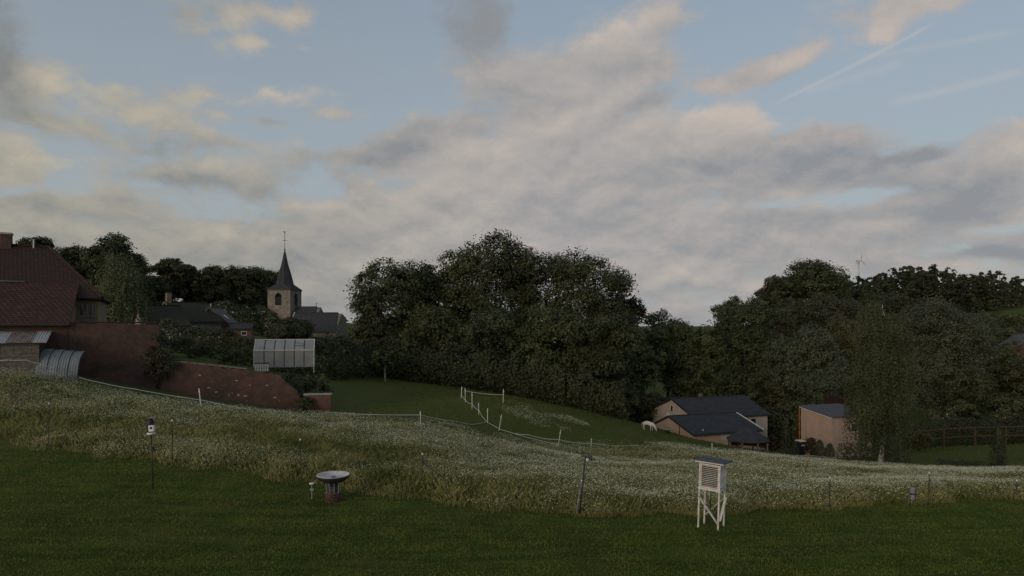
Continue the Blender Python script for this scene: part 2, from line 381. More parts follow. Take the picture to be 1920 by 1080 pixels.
padd = t.mix(t.m('MULTIPLY', t.mr(nA, .45, .7), .5), padd, (.098, .094, .036, 1))
worn = t.mix(t.mr(nB, .35, .65), (.055, .055, .035, 1), (.10, .095, .075, 1))
c = t.mix(attr('meadow'), lawn, mead); c = t.mix(attr('paddock'), c, padd); c = t.mix(attr('worn'), c, worn)
t.lk(c, b.inputs['Base Color']); b.inputs['Roughness'].default_value = .95; b.inputs['Specular IOR Level'].default_value = .1
bn = t.n('ShaderNodeBump'); bn.inputs['Strength'].default_value = .8; bn.inputs['Distance'].default_value = .06
t.lk(t.m('ADD', nB, nC_), bn.inputs['Height']); t.lk(bn.outputs[0], b.inputs['Normal'])
me = np_mesh('ground', np.stack([xs, ys, zs_], 1), quads, mg, smooth=True)
le, fe = lawn_edge(xs), far_edge(xs)
st = lambda v, a, b_: np.clip((v-a)/(b_-a), 0, 1)
padm = st(ys, fe-.3, fe+.5)
meam = st(ys, le-.1, le+.4)
wl = np.array([(-45, 41), (-28, 40.6), (-23.5, 43), (-14.7, 44.6), (-10, 45.3), (-4, 46)])
wy = np.interp(xs, wl[:, 0], wl[:, 1]); wornm = np.exp(-((ys-wy+.3)/1.3)**2)*(xs < -6)*(.35+.65*(fnoise(xs, ys, 3, 3) > .45))
for nm, arr in (('meadow', meam), ('paddock', padm), ('worn', wornm*.9)):
    at = me.attributes.new(nm, 'FLOAT', 'POINT'); at.data.foreach_set('value', arr.astype(np.float32))
gob = D.objects.new('ground', me); COL.objects.link(gob); tag(gob, kind='structure')

# ------------------------------------------------------------------ grass, meadow and flowers (uncountable: stuff)
def foliage_mat(name, a, b2, scale=1.2, rand=.12, trans=.22, spec=.25, rough=.6):
    m = D.materials.new(name); m.use_nodes = True; t = NG(m.node_tree); b = m.node_tree.nodes['Principled BSDF']
    tcn = t.n('ShaderNodeTexCoord'); n = t.noise(tcn.outputs['Object'], scale, 4, .65)
    c = t.mix(t.mr(n, .32, .68), c4(a), c4(b2))
    oi = t.n('ShaderNodeObjectInfo'); hs = t.n('ShaderNodeHueSaturation'); t.lk(c, hs.inputs['Color'])
    t.lk(t.mr(oi.outputs['Random'], 0, 1, 1-rand, 1+rand, False), hs.inputs['Value'])
    t.lk(t.mr(oi.outputs['Random'], 0, 1, .485, .515, False), hs.inputs['Hue'])
    t.lk(hs.outputs[0], b.inputs['Base Color']); b.inputs['Roughness'].default_value = rough
    b.inputs['Specular IOR Level'].default_value = spec
    if trans:
        tr = t.n('ShaderNodeBsdfTranslucent'); t.lk(hs.outputs[0], tr.inputs['Color'])
        mx = t.n('ShaderNodeMixShader'); mx.inputs[0].default_value = trans
        out = m.node_tree.nodes['Material Output']
        t.lk(b.outputs[0], mx.inputs[1]); t.lk(tr.outputs[0], mx.inputs[2]); t.lk(mx.outputs[0], out.inputs['Surface'])
    MATS[name] = m; return m
foliage_mat('meadow_blade', (.110, .130, .030), (.260, .245, .090), .5, 0)
foliage_mat('lawn_blade', (.056, .104, .012), (.140, .160, .026), .9, 0)
foliage_mat('paddock_blade', (.070, .096, .020), (.110, .124, .030), .4, 0)
mat('petal', (.60, .57, .34), (.74, .70, .49), 3, .8, spec=.1)

def blades(name, x, y, hgt, wid, lean, m, per=1):
    """one bent blade (two triangles stacked) per point"""
    n = len(x); z = gz(x, y)
    a = rng.random(n)*2*np.pi; la = rng.random(n)*2*np.pi
    dxw = np.cos(a)*wid; dyw = np.sin(a)*wid
    lx = np.cos(la)*lean*hgt; ly = np.sin(la)*lean*hgt
    V = np.empty((n, 4, 3))
    V[:, 0] = np.stack([x-dxw, y-dyw, z-.02], 1); V[:, 1] = np.stack([x+dxw, y+dyw, z-.02], 1)
    V[:, 2] = np.stack([x+dxw*.7+lx*.45, y+dyw*.7+ly*.45, z+hgt*.62], 1); V[:, 3] = np.stack([x+lx, y+ly, z+hgt*(1-lean*.2)], 1)
    i = np.arange(n)*4
    T = np.concatenate([np.stack([i, i+1, i+2], 1), np.stack([i, i+2, i+3], 1)])
    me = np_mesh(name, V.reshape(-1, 3), T, m)
    o = D.objects.new(name, me); COL.objects.link(o); return o
def scatter(n, d0, d1, pw=1.0, half=.92):
    """points in the wedge in view, denser close by"""
    d = d0+(d1-d0)*rng.random(n)**pw; u = (rng.random(n)*2-1)*half
    return u*d, d

# lawn
x, y = scatter(235000, 15, 27, 1.0); k = (y < lawn_edge(x)+.1) & (rng.random(len(x)) < .25+1.1*fnoise(x*.5, y*1.6, 1.4, 61)); x, y = x[k], y[k]
o = blades('lawn_grass', x, y, .03+.035*rng.random(len(x)), .006+.008*rng.random(len(x)), .3+.6*rng.random(len(x)), 'lawn_blade')
tag(o, 'short mown green grass of the lawn in the foreground', 'grass', kind='stuff')
# meadow: uneven height, thin places and thick places
def in_meadow(x, y): return (y > lawn_edge(x)) & (y < far_edge(x))
x, y = scatter(450000, 20, 53, 1.45); k = in_meadow(x, y); x, y = x[k], y[k]
hn = fnoise(x, y, 4.5, 11); edge = np.clip((y-lawn_edge(x)+.1)/1.0, .35, 1)*np.clip((far_edge(x)-y)/1.5, .35, 1)
h = (.16+.30*hn+.26*fnoise(x, y, 1.1, 12))*(.6+.6*rng.random(len(x)))*edge
o = blades('meadow_grass', x, y, h, (.005+.007*rng.random(len(x)))*(y/24), .15+.5*rng.random(len(x)), 'meadow_blade')
tag(o, 'tall uncut meadow grass on the slope beyond the lawn', 'grass', kind='stuff')
# white umbels
x, y = scatter(690000, 20, 56, 1.1)
patch = (((x-2.6)/3.6)**2+((y-52)/3.2)**2 < 1+.5*(fnoise(x, y, 2, 77)-.5)) & (fnoise(x, y, 1.6, 78) > .46)
k = in_meadow(x, y) | patch; x, y, patch = x[k], y[k], patch[k]
fn = fnoise(x, y, 7.0, 21)*.60+fnoise(x, y*2.4, 6, 31)*.35+fnoise(x, y, 1.3, 51)*.22
bright = np.clip((fn-.43)/.20, 0.05, 1)*np.clip((y-lawn_edge(x)-.05)/.5, 0, 1)
dark1 = np.exp(-(((x+9.5)/5.0)**2+((y-28.5)/1.8)**2))+np.exp(-(((x+21)/4.5)**2+((y-29.5)/1.8)**2))+.85*np.exp(-(((x-9)/9)**2+((y-31)/2.4)**2))+.8*np.exp(-(((x+3)/6)**2+((y-26)/1.2)**2))
bright = bright*np.clip(1-dark1, 0.05, 1)
k = (rng.random(len(x)) < bright*1.0) | (patch & (rng.random(len(x)) < .5)); x, y = x[k], y[k]; n = len(x)
edge = np.clip((y-lawn_edge(x)+.1)/1.0, .35, 1)
hh = (.20+.30*fnoise(x, y, 4.5, 11)+.22*fnoise(x, y, 1.1, 12))*(.70+.5*rng.random(n))*edge; z = gz(x, y)+hh
s = (.007+.011*rng.random(n)**2)*(.75+y/48)
a = rng.random(n)*6.28; tx = (rng.random(n)-.5)*.9; ty = (rng.random(n)-.5)*.9
V = np.empty((n, 5, 3))
for j in range(4):
    cx_, cy_ = np.cos(a+j*np.pi/2)*s, np.sin(a+j*np.pi/2)*s
    V[:, j] = np.stack([x+cx_, y+cy_, z+cx_*tx+cy_*ty], 1)
V[:, 4] = np.stack([x, y, z+s*.25], 1)
i = np.arange(n)*5
T = np.concatenate([np.stack([i+j, i+(j+1) % 4, i+4], 1) for j in range(4)])
o = D.objects.new('meadow_flowers', np_mesh('meadow_flowers', V.reshape(-1, 3), T, 'petal')); COL.objects.link(o)
tag(o, 'small white umbel flowers scattered through the meadow', 'flowers', kind='stuff')
# paddock behind the white fence and the strip by the brick wall
x, y = scatter(100000, 38, 95, 1.0, .92); k = (y > far_edge(x)) & (x > -12); x, y = x[k], y[k]
hn = fnoise(x, y, 5, 41)
o = blades('paddock_grass', x, y, (.08+.22*hn**2)*(.6+.8*rng.random(len(x))), .012+.014*rng.random(len(x)), .3+.6*rng.random(len(x)), 'paddock_blade')
tag(o, 'grazed green grass of the paddock behind the white tape fence', 'grass', kind='stuff')

# ------------------------------------------------------------------ trees and shrubs
foliage_mat('leaf_dark', (0.041, 0.050, 0.022), (0.090, 0.099, 0.044), .45)
foliage_mat('leaf_mid', (0.056, 0.070, 0.027), (0.117, 0.128, 0.051), .5)
foliage_mat('leaf_olive', (0.062, 0.068, 0.024), (0.121, 0.116, 0.045), .5)
foliage_mat('leaf_chestnut', (.062, .074, .040), (.125, .138, .085), 1.6)
foliage_mat('leaf_willow', (0.062, 0.076, 0.033), (0.112, 0.119, 0.057), .6)
foliage_mat('leaf_conifer', (0.034, 0.043, 0.022), (0.068, 0.076, 0.037), .8)
foliage_mat('leaf_yellow', (.085, .095, .012), (.15, .15, .02), 1.0)
foliage_mat('leaf_copper', (.055, .032, .018), (.085, .05, .026), 1.0)
foliage_mat('leaf_grey_old', (0.070, 0.070, 0.051), (0.116, 0.115, 0.090), 1.0)
foliage_mat('leaf_grey', (.052, .056, .030), (.095, .098, .060), 1.0)
mat('bark', (.045, .037, .028), (.09, .075, .06), 6, .95, .6, spec=.1)
mat('bark_pale', (.16, .15, .12), (.30, .28, .24), 4, .9, .4, spec=.1)
mat('bark_birch', (.42, .40, .37), (.10, .09, .08), 5, .85, .3, spec=.15, lo=.52, hi=.62)
mat('blossom', (.30, .30, .26), (.38, .37, .33), 3, .8, spec=.1)

def leaf_mesh(name, pts, nrm, size, m, r, aspect=.7):
    n = len(pts); rv = r.normal(size=(n, 3))
    t = np.cross(nrm, rv); t /= np.linalg.norm(t, axis=1, keepdims=True)+1e-9
    b = np.cross(nrm, t); s = (size*(.6+.8*r.random(n)))[:, None]
    V = np.empty((n, 4, 3)); V[:, 0] = pts-t*s*.5; V[:, 1] = pts+b*s*aspect*.5+nrm*s*.08; V[:, 2] = pts+t*s*.5; V[:, 3] = pts-b*s*aspect*.5
    return np_mesh(name, V.reshape(-1, 3), np.arange(n*4).reshape(n, 4), m)
def unit(r, n):
    v = r.normal(size=(n, 3)); return v/np.linalg.norm(v, axis=1, keepdims=True)
def make_lobes(r, hw, z0, z1, n, flat=.8):
    """lobes of a crown between heights z0 and z1, half-width hw"""
    zc = (z0+z1)/2; hh = (z1-z0)/2; L = []
    fi = np.arange(n)+.5; ph = np.arccos(1-2*fi/n); th = np.pi*(1+5**.5)*fi+r.uniform(0, 6)
    dirs = np.stack([np.cos(th)*np.sin(ph), np.sin(th)*np.sin(ph), np.cos(ph)], 1)+r.normal(size=(n, 3))*.42
    for d in dirs/np.linalg.norm(dirs, axis=1, keepdims=True):
        k = r.uniform(.60, .84); rad = hw*r.uniform(.28, .44); d[2] = math.copysign(abs(d[2])**.8, d[2])
        p = np.array([d[0]*hw*k, d[1]*hw*k*flat, zc+d[2]*hh*k]); rad = min(rad, hh*.6)
        L.append((p, rad))
    ex = max(abs(p[0])+rd for p, rd in L); tz = max(p[2]+rd for p, rd in L)
    L = [(np.array([p[0]*hw/ex, p[1]*hw/ex, z0+(p[2]-z0)*(z1-z0)/(tz-z0)]), rd) for p, rd in L]
    L.append((np.array([0, 0, zc]), min(hw, hh)*.72)); return L
def crown_pts(r, lobes, ncl, per, spread, down=0.0):
    wts = np.array([l[1]**2 for l in lobes]); wts /= wts.sum()
    ci = r.choice(len(lobes), ncl, p=wts); dv = unit(r, ncl)
    dv[:, 2] = np.where(dv[:, 2] < -.35, -dv[:, 2], dv[:, 2])
    C = np.array([l[0] for l in lobes])[ci]; Rr = np.array([l[1] for l in lobes])[ci][:, None]
    base = C+dv*Rr*r.uniform(.68, 1.06, (ncl, 1))
    rad_ = np.repeat(r.uniform(.6, 1.35, (ncl, 1)), per, 0)*spread*1.9
    p = np.repeat(base, per, 0)+unit(r, ncl*per)*rad_*np.sqrt(r.random((ncl*per, 1)))*np.array([1, 1, .7])
    face = dv*.8+unit(r, ncl)*.45
    o = np.repeat(face, per, 0)+unit(r, ncl*per)*.6+np.array([0, 0, .4])
    return p, o/np.linalg.norm(o, axis=1, keepdims=True)
def trunk_mesh(r, h, rad, lobes, nl=7, bend=.03, fork=.35):
    mb = MB(); pts = []; k = 6; dx = r.uniform(-1, 1, 2)*bend*h
    for i in range(k+1):
        f = i/k; pts.append((dx[0]*f*f, dx[1]*f*f, h*f-(.3 if i == 0 else 0)))
    mb.tube(pts, [rad*(1.25 if i == 0 else 1-.72*i/k) for i in range(k+1)], 8)
    for l, _ in (sorted(lobes, key=lambda q_: -q_[1])[:nl]):
        f = r.uniform(fork, .85); s = Vector((dx[0]*f*f, dx[1]*f*f, h*f)); e = Vector(l)
        if e.z < s.z: s.z = max(h*fork*.8, e.z-1.)
        mid = (s+e)/2+Vector((0, 0, (e-s).length*.12)); mb.tube([s, mid, e], [rad*.42, rad*.26, rad*.08], 6)
    return mb
def tree(name, label, u, d, v_top, hw_px, seed, leafm='leaf_dark', v_base=None, leaf=.42, ncl=900, per=14, spread=None, group=None, cat='tree', bark='bark',
         n_lobes=26, base_frac=.18, flat=.85, xy=None, rad=None):
    """broad tree; crown fitted to top row v_top and half-width hw_px at distance d"""
    r = np.random.default_rng(seed); x, y = xy or XY(u, d); z = gnd(x, y)
    hw = hw_px/F*d; top = CZ+(VH-v_top)/F*d; h = top-z
    z0 = (CZ+(VH-v_base)/F*d-z) if v_base is not None else h*base_frac
    L = make_lobes(r, hw, z0, h, n_lobes, flat)
    t = thing(name, (x, y, z), 0, label, cat, group)
    trunk_mesh(r, h*.72, rad or max(.10, h*.018), L).build('trunk', bark, t, True)
    p, nn = crown_pts(r, L, int(ncl*1.25), int(per*1.9), spread or hw*.085); leaf *= .72
    p[:, 2] = np.maximum(p[:, 2], .15)
    o = D.objects.new('crown', leaf_mesh('crown', p, nn, leaf, leafm, r)); COL.objects.link(o); o.parent = t
    return t
def shrub(name, label, u, d, hw_px, h_px, seed, leafm='leaf_mid', leaf=.16, ncl=160, per=12, group=None, cat='shrub', z=None, flat=.9, xy=None):
    r = np.random.default_rng(seed); x, y = xy or XY(u, d); z = gnd(x, y) if z is None else z
    hw = hw_px/F*d; h = h_px/F*d
    L = make_lobes(r, hw, .05*h, h, 9, flat)
    t = thing(name, (x, y, z), 0, label, cat, group)
    mb = MB()
    for k in range(4):
        e = Vector(L[k][0]); mb.tube([(0, 0, -.1), e*.5+Vector((0, 0, .1)), e], [.05, .035, .012], 5)
    mb.build('stem', 'bark', t, True)
    p, nn = crown_pts(r, L, ncl, per, hw*.12); p[:, 2] = np.maximum(p[:, 2], .03)
    o = D.objects.new('foliage', leaf_mesh('foliage', p, nn, leaf, leafm, r)); COL.objects.link(o); o.parent = t
    return t
def conifer_pts(r, h, hw, n, taper=1.0, z0=.05):
    f = r.random(n)**.8; z = h*(z0+(1-z0)*f); a = r.random(n)*2*np.pi
    rr_ = hw*(1-f)**taper*np.sqrt(r.uniform(.25, 1.1, n))*(1+.18*np.sin(a*3+f*17))+.03
    p = np.stack([np.cos(a)*rr_, np.sin(a)*rr_, z-rr_*.25], 1)
    nn = np.stack([np.cos(a), np.sin(a), np.full(n, .7)], 1)+unit(r, n)*.7
    return p, nn/np.linalg.norm(nn, axis=1, keepdims=True)
def conifer(name, label, u, d, hw_px, h_px, seed, leaf=.16, n=1800, taper=.8, leafm='leaf_conifer', group=None, cat='tree', xy=None, z0=.05):
    r = np.random.default_rng(seed); x, y = xy or XY(u, d); z = gnd(x, y); hw = hw_px/F*d; h = h_px/F*d
    t = thing(name, (x, y, z), 0, label, cat, group)
    MB().tube([(0, 0, -.2), (0, 0, h*.5), (0, 0, h*.93)], [h*.018+.03, h*.012+.02, .02], 7).build('trunk', 'bark', t, True)
    p, nn = conifer_pts(r, h, hw, n, taper, z0)
    o = D.objects.new('crown', leaf_mesh('crown', p, nn, leaf, leafm, r, .45)); COL.objects.link(o); o.parent = t
    return t
def weeping(name, label, u, d, v_top, hw_px, seed, leafm, bark, leaf=.14, strands=700, slen=(1.5, 4.5), step=.16, xy=None, stems=1, rad=.2, crown_low=.25, lobes_n=14):
    """tree with hanging strings of small leaves"""
    r = np.random.default_rng(seed); x, y = xy or XY(u, d); z = gnd(x, y)
    hw = hw_px/F*d; h = CZ+(VH-v_top)/F*d-z
    t = thing(name, (x, y, z), 0, label, 'tree')
    L = make_lobes(r, hw*.86, h*crown_low, h*.97, lobes_n, .9)
    L = [(np.array([p[0]*(1.12-.75*max(0, p[2]/h-.45)/.55), p[1]*(1.12-.75*max(0, p[2]/h-.45)/.55), p[2]]), rd) for p, rd in L]
    mb = MB(); k = 9; pts = [(.22*math.sin(i*.9), .1*math.cos(i*1.3), h*.93*i/k-(.3 if i == 0 else 0)) for i in range(k+1)]
    mb.tube(pts, [rad*(1.2 if i == 0 else 1-.85*i/k) for i in range(k+1)], 9).build('trunk', bark, t, True)
    for j in range(6):
        i = 3+j; s = Vector(pts[min(i, k)]); l = Vector(L[j][0]); l.z = max(l.z, s.z+.4)
        MB().tube([s, (s+l)/2+Vector((0, 0, .5)), l], [rad*.38, rad*.22, rad*.07], 6).build('limb', bark, t, True)
    wts = np.array([l[1]**2 for l in L]); wts /= wts.sum()
    P_, N_ = [], []
    for i in r.choice(len(L), strands, p=wts):
        c, rd = L[i]; dv = unit(r, 1)[0]; dv[2] = abs(dv[2])*.8
        s = c+dv*rd*r.uniform(.4, 1.0); ln = r.uniform(*slen); n = max(3, int(ln/step))
        f = np.arange(n)/n; out = np.array([dv[0], dv[1], 0])*.35
        st_ = s+f[:, None]*np.array([0, 0, -ln])+np.sqrt(f)[:, None]*out+r.normal(size=(n, 3))*.06
        P_.append(st_); N_.append(unit(r, n)*np.array([1, 1, .4])+np.array([dv[0], dv[1], .15])*.8)
    p = np.concatenate(P_); nn = np.concatenate(N_); nn /= np.linalg.norm(nn, axis=1, keepdims=True)
    k_ = p[:, 2] > .25
    o = D.objects.new('crown', leaf_mesh('crown', p[k_], nn[k_], leaf, leafm, r, .5)); COL.objects.link(o); o.parent = t
    return t

# the great clump in the middle
tree('broadleaf_tree', 'broad ash tree at the left end of the central clump, nearest the church', 742, 97, 486, 86, 1, 'leaf_dark', ncl=1200, leaf=.46, base_frac=.06)
tree('broadleaf_tree', 'rounded tree between the leftmost and the tallest of the central clump', 820, 101, 468, 80, 2, 'leaf_mid', ncl=900, leaf=.46, base_frac=.06)
tree('broadleaf_tree', 'tallest domed tree rising from the middle of the central clump', 928, 100, 438, 98, 3, 'leaf_dark', ncl=1900, leaf=.46, n_lobes=34, base_frac=.06)
tree('broadleaf_tree', 'shorter tree filling the dip right of the tallest clump tree', 1022, 102, 476, 76, 4, 'leaf_dark', ncl=800, leaf=.46, base_frac=.06)
tree('broadleaf_tree', 'broad tree at the right end of the central clump with sky showing through', 1116, 97, 472, 92, 5, 'leaf_dark', ncl=1300, leaf=.44, n_lobes=30, base_frac=.06)
tree('broadleaf_tree', 'low leafy tree in front of the clump, right of the small pale trunk', 800, 90, 575, 84, 6, 'leaf_mid', ncl=1000, leaf=.42, base_frac=.05)
tree('broadleaf_tree', 'low dark tree in front of the tallest tree of the central clump', 925, 90, 580, 88, 7, 'leaf_dark', ncl=1100, leaf=.42, base_frac=.03)
tree('broadleaf_tree', 'low leafy tree in front of the clump, above the white tape fence', 1035, 88, 575, 78, 8, 'leaf_mid', ncl=1000, leaf=.40, base_frac=.03)
tree('broadleaf_tree', 'low dark tree at the foot of the right end of the central clump', 1135, 87, 590, 74, 9, 'leaf_dark', ncl=1000, leaf=.40, base_frac=.03)
tree('broadleaf_tree', 'low spreading tree at the clump edge beside the church side roof', 708, 93, 585, 52, 10, 'leaf_dark', ncl=700, leaf=.40, base_frac=.08)
tree('broadleaf_tree', 'tree behind the dip between the two right crowns of the central clump', 1170, 104, 520, 46, 111, 'leaf_dark', ncl=600, leaf=.44, base_frac=.05)
tree('small_tree', 'small tree with a bare pale trunk standing before the central clump', 722, 80, 655, 26, 11, 'leaf_mid', v_base=690, ncl=220, leaf=.3, bark='bark_pale', rad=.13)
# right of the clump, behind the low house
tree('broadleaf_tree', 'rounded tree just right of the central clump, lower than it', 1252, 112, 582, 64, 12, 'leaf_mid', ncl=900, leaf=.44)
tree('broadleaf_tree', 'short dark tree behind the white pony and the low house gable', 1195, 96, 640, 44, 13, 'leaf_mid', ncl=600, leaf=.38, base_frac=.04)
tree('broadleaf_tree', 'tree directly behind the left gable of the pink walled house', 1305, 105, 612, 58, 14, 'leaf_mid', ncl=900, leaf=.42, base_frac=.08)
tree('broadleaf_tree', 'tall dark tree rising behind the roof ridge of the pink walled house', 1400, 108, 552, 72, 15, 'leaf_dark', ncl=1200, leaf=.42, base_frac=.05)
tree('broadleaf_tree', 'tree with bunched top at the left edge of the wooded right bank', 1372, 140, 556, 40, 16, 'leaf_dark', ncl=600, leaf=.5)
tree('chestnut_tree', 'rounded chestnut tree behind the flat roofed garage', 1512, 98, 612, 78, 17, 'leaf_chestnut', ncl=1500, leaf=.36, base_frac=.05, n_lobes=22)
tree('chestnut_tree', 'big domed chestnut tree to the right of the weeping birch', 1772, 96, 556, 84, 18, 'leaf_chestnut', ncl=2200, leaf=.34, base_frac=.04, n_lobes=26)
tree('broadleaf_tree', 'leafy tree between the birch and the garage, behind both', 1610, 110, 600, 60, 19, 'leaf_olive', ncl=800, leaf=.42, base_frac=.05)
tree('broadleaf_tree', 'greyish tree with thin pale stems above the garage chestnut', 1570, 165, 556, 62, 20, 'leaf_grey', ncl=700, leaf=.6, bark='bark_pale', base_frac=.3)
tree('broadleaf_tree', 'tall bulky tree topping the left end of the wooded right bank', 1525, 205, 490, 66, 21, 'leaf_dark', ncl=1100, leaf=.8)
tree('broadleaf_tree', 'tree stepping down left from the bulky tree on the right bank', 1462, 200, 516, 46, 22, 'leaf_dark', ncl=700, leaf=.8)
tree('broadleaf_tree', 'shadowy tree filling the slope under the bulky bank tree', 1500, 170, 560, 60, 211, 'leaf_dark', ncl=700, leaf=.55, base_frac=.02)
tree('broadleaf_tree', 'shadowy tree left of the greyish tree on the right bank', 1448, 150, 575, 50, 212, 'leaf_dark', ncl=600, leaf=.5, base_frac=.02)
tree('broadleaf_tree', 'dark tree on the slope right of the birch crown', 1660, 185, 545, 60, 213, 'leaf_dark', ncl=600, leaf=.6, base_frac=.02)
tree('broadleaf_tree', 'round dark tree below the bright hillside field at the right edge', 1862, 150, 585, 44, 23, 'leaf_dark', ncl=700, leaf=.5, base_frac=.05)
tree('broadleaf_tree', 'full dark tree at the right edge, below the hillside field', 1912, 112, 612, 52, 214, 'leaf_dark', ncl=800, leaf=.42, base_frac=.02)
tree('broadleaf_tree', 'dark tree right behind the domed chestnut', 1846, 120, 612, 46, 215, 'leaf_mid', ncl=700, leaf=.42, base_frac=.02)
tree('broadleaf_tree', 'low leafy tree at the right edge behind the slim conifer', 1925, 88, 668, 46, 216, 'leaf_dark', ncl=700, leaf=.36, base_frac=.02)
tree('broadleaf_tree', 'low leafy tree under the domed chestnut, behind the garden fence', 1815, 90, 690, 46, 217, 'leaf_dark', ncl=700, leaf=.36, base_frac=.02)
tree('broadleaf_tree', 'light green rounded tree just in front of the hillside field', 1895, 170, 590, 40, 24, 'leaf_olive', ncl=600, leaf=.55, base_frac=.05)
tree('broadleaf_tree', 'leafy tree beside the house at the right edge of the picture', 1880, 100, 640, 58, 25, 'leaf_mid', ncl=900, leaf=.36, base_frac=.04)
tree('broadleaf_tree', 'tree right of the birch, between it and the domed chestnut', 1690, 118, 600, 46, 26, 'leaf_dark', ncl=700, leaf=.42, base_frac=.05)
tree('broadleaf_tree', 'low tree behind the garage corner and the birch curtain', 1440, 98, 690, 44, 27, 'leaf_dark', ncl=600, leaf=.36, base_frac=.03)
# left, behind the farmhouse and the village
for k, (u, d, vt, hw, lm, lb) in enumerate([
        (62, 150, 444, 40, 'leaf_dark', 'dark tree rising behind the farmhouse chimney'),
        (128, 165, 460, 42, 'leaf_dark', 'dark tree behind the farmhouse hip end, between two taller ones'),
        (218, 150, 440, 62, 'leaf_dark', 'tall dark tree behind the willow, the highest on the left'),
        (318, 175, 484, 34, 'leaf_dark', 'narrow airy tree just right of the willow crown'),
        (352, 185, 496, 30, 'leaf_dark', 'slim tree above the mossy village roofs'),
        (396, 180, 500, 42, 'leaf_dark', 'rounded tree above the pale slate roof slope'),
        (455, 178, 500, 48, 'leaf_dark', 'wide domed tree left of the church spire'),
        (508, 190, 508, 34, 'leaf_dark', 'tree half hidden behind the church spire'),
        (278, 165, 520, 44, 'leaf_dark', 'low dark tree behind the willow, right side')]):
    tree('broadleaf_tree', lb, u, d, vt, hw, 60+k, lm, ncl=950, leaf=.62, base_frac=.01)
weeping('willow_tree', 'drooping pale green willow beside the farmhouse end wall', 222, 80, 462, 66, 71, 'leaf_willow', 'bark', leaf=.26, strands=900, slen=(1.5, 5), step=.28, rad=.35, crown_low=.1)
weeping('birch_tree', 'weeping birch with white trunk in front of the garage', 1650, 50, 545, 68, 72, 'leaf_dark', 'bark_birch', leaf=.14, strands=2900, slen=(1.2, 4.2), step=.13, rad=.17, crown_low=.16, lobes_n=22)
# hilltop wood: tall narrow trees that look alike
wood_lbl = 'tall narrow dark tree in the hilltop wood at the right'
rw = np.random.default_rng(5); proto = []
for k in range(4):
    t = thing('wood_tree', (0, 0, 0), 0, wood_lbl, 'tree', 'trees of the hilltop wood'); h = 17.
    L = [(np.array([rw.normal()*.7, rw.normal()*.7, h*(.10+.84*i/7)]), 2.7-.22*i+rw.uniform(-.3, .3)) for i in range(8)]
    trunk_mesh(rw, h*.9, .22, L, 4).build('trunk', 'bark', t, True)
    p, nn = crown_pts(rw, L, 330, 8, .35); o = D.objects.new('crown', leaf_mesh('crown', p, nn, .85, 'leaf_conifer', rw)); COL.objects.link(o); o.parent = t
    proto.append(t)
spots = [(1588, 235, 515), (1632, 240, 517), (1650, 236, 515)]
for row, (dd, off) in enumerate(((226, 12), (240, 4), (256, 0))):
    for u in range(1570 if row else 1600, 2230, 17 if row else 19):
        vt = np.interp(u, [1560, 1640, 1680, 1760, 1860, 1900, 1990, 2230], [522, 520, 502, 499, 510, 519, 510, 500])+off+rw.uniform(-8, 9)
        spots.append((u+rw.uniform(-5, 5), dd+rw.uniform(-4, 4), vt))
for k, (u, d, vt) in enumerate(spots):
    o = proto[k] if k < 4 else copy_tree(proto[k % 4])
    x, y = XY(u, d); z = gnd(x, y); sc = (CZ+(VH-vt)/F*d-z)/17.2
    o.location = (x, y, z-.2); o.scale = (sc*rw.uniform(.7, 1.5),)*2+(sc,); o.rotation_euler = (0, 0, rw.uniform(0, 6.28))

src = [o for o in COL.objects if o.name.startswith('broadleaf_tree') and o.get('label', '').startswith(('full dark tree at the right edge', 'round dark tree below', 'dark tree right behind'))]
for k, (u, d) in enumerate([(1990, 108), (2050, 124), (2120, 104), (2040, 160), (2190, 130), (2130, 175)]):      # the hedgerow goes on beyond the frame
    o = copy_tree(src[k % 3]); x, y = XY(u, d); o.location = (x, y, gnd(x, y)-.2); o.rotation_euler = (0, 0, 1.1*k+.4); o.scale = (1, 1, .85+.08*(k % 4))
    tag(o, 'dark hedgerow tree further along the right bank, past the brick house', 'tree', 'hedgerow trees beyond the right edge')
# hedges and shrubs
def hedge(name, label, pts, width, height, seed, leafm, leaf=.14, dens=260, cat='hedge'):
    """clipped or loose hedge along a polyline in plan"""
    r = np.random.default_rng(seed); P_ = []; N_ = []; base = Vector((pts[0][0], pts[0][1], gnd(*pts[0])))
    o = thing(name, base, 0, label, cat)
    for (a, b2) in zip(pts[:-1], pts[1:]):
        a = np.array(a); b2 = np.array(b2); ln = np.linalg.norm(b2-a); n = int(ln*dens); f = r.random(n); t = (b2-a)/ln; nrm = np.array([-t[1], t[0]])
        ang = r.uniform(-1.0, math.pi+1.0, n); rad_ = np.sqrt(r.uniform(.55, 1.1, n))
        hh_ = height*(.85+.3*vnoise(f*ln, f*0+seed, 1.3, seed))
        off = np.cos(ang)*rad_*width/2; zz = np.clip(.45*hh_+np.sin(ang)*rad_*hh_*.55, .03, None)
        xy = a+(b2-a)*f[:, None]+nrm*off[:, None]; g_ = gz(xy[:, 0], xy[:, 1])
        P_.append(np.stack([xy[:, 0]-base.x, xy[:, 1]-base.y, g_-base.z+zz], 1))
        N_.append(np.stack([nrm[0]*np.cos(ang), nrm[1]*np.cos(ang), np.sin(ang)], 1)+unit(r, n)*.8)
        for s in np.arange(.3, ln, .8):
            q_ = a+t*s; gq = gnd(*q_)-base.z
            MB().tube([(q_[0]-base.x, q_[1]-base.y, gq-.1), (q_[0]-base.x+.05, q_[1]-base.y, gq+height*.6)], [.03, .012], 5).build('stem', 'bark', o)
    p = np.concatenate(P_); nn = np.concatenate(N_); nn /= np.linalg.norm(nn, axis=1, keepdims=True)
    f = D.objects.new('foliage', leaf_mesh('foliage', p, nn, leaf, leafm, r)); COL.objects.link(f); f.parent = o
    return o
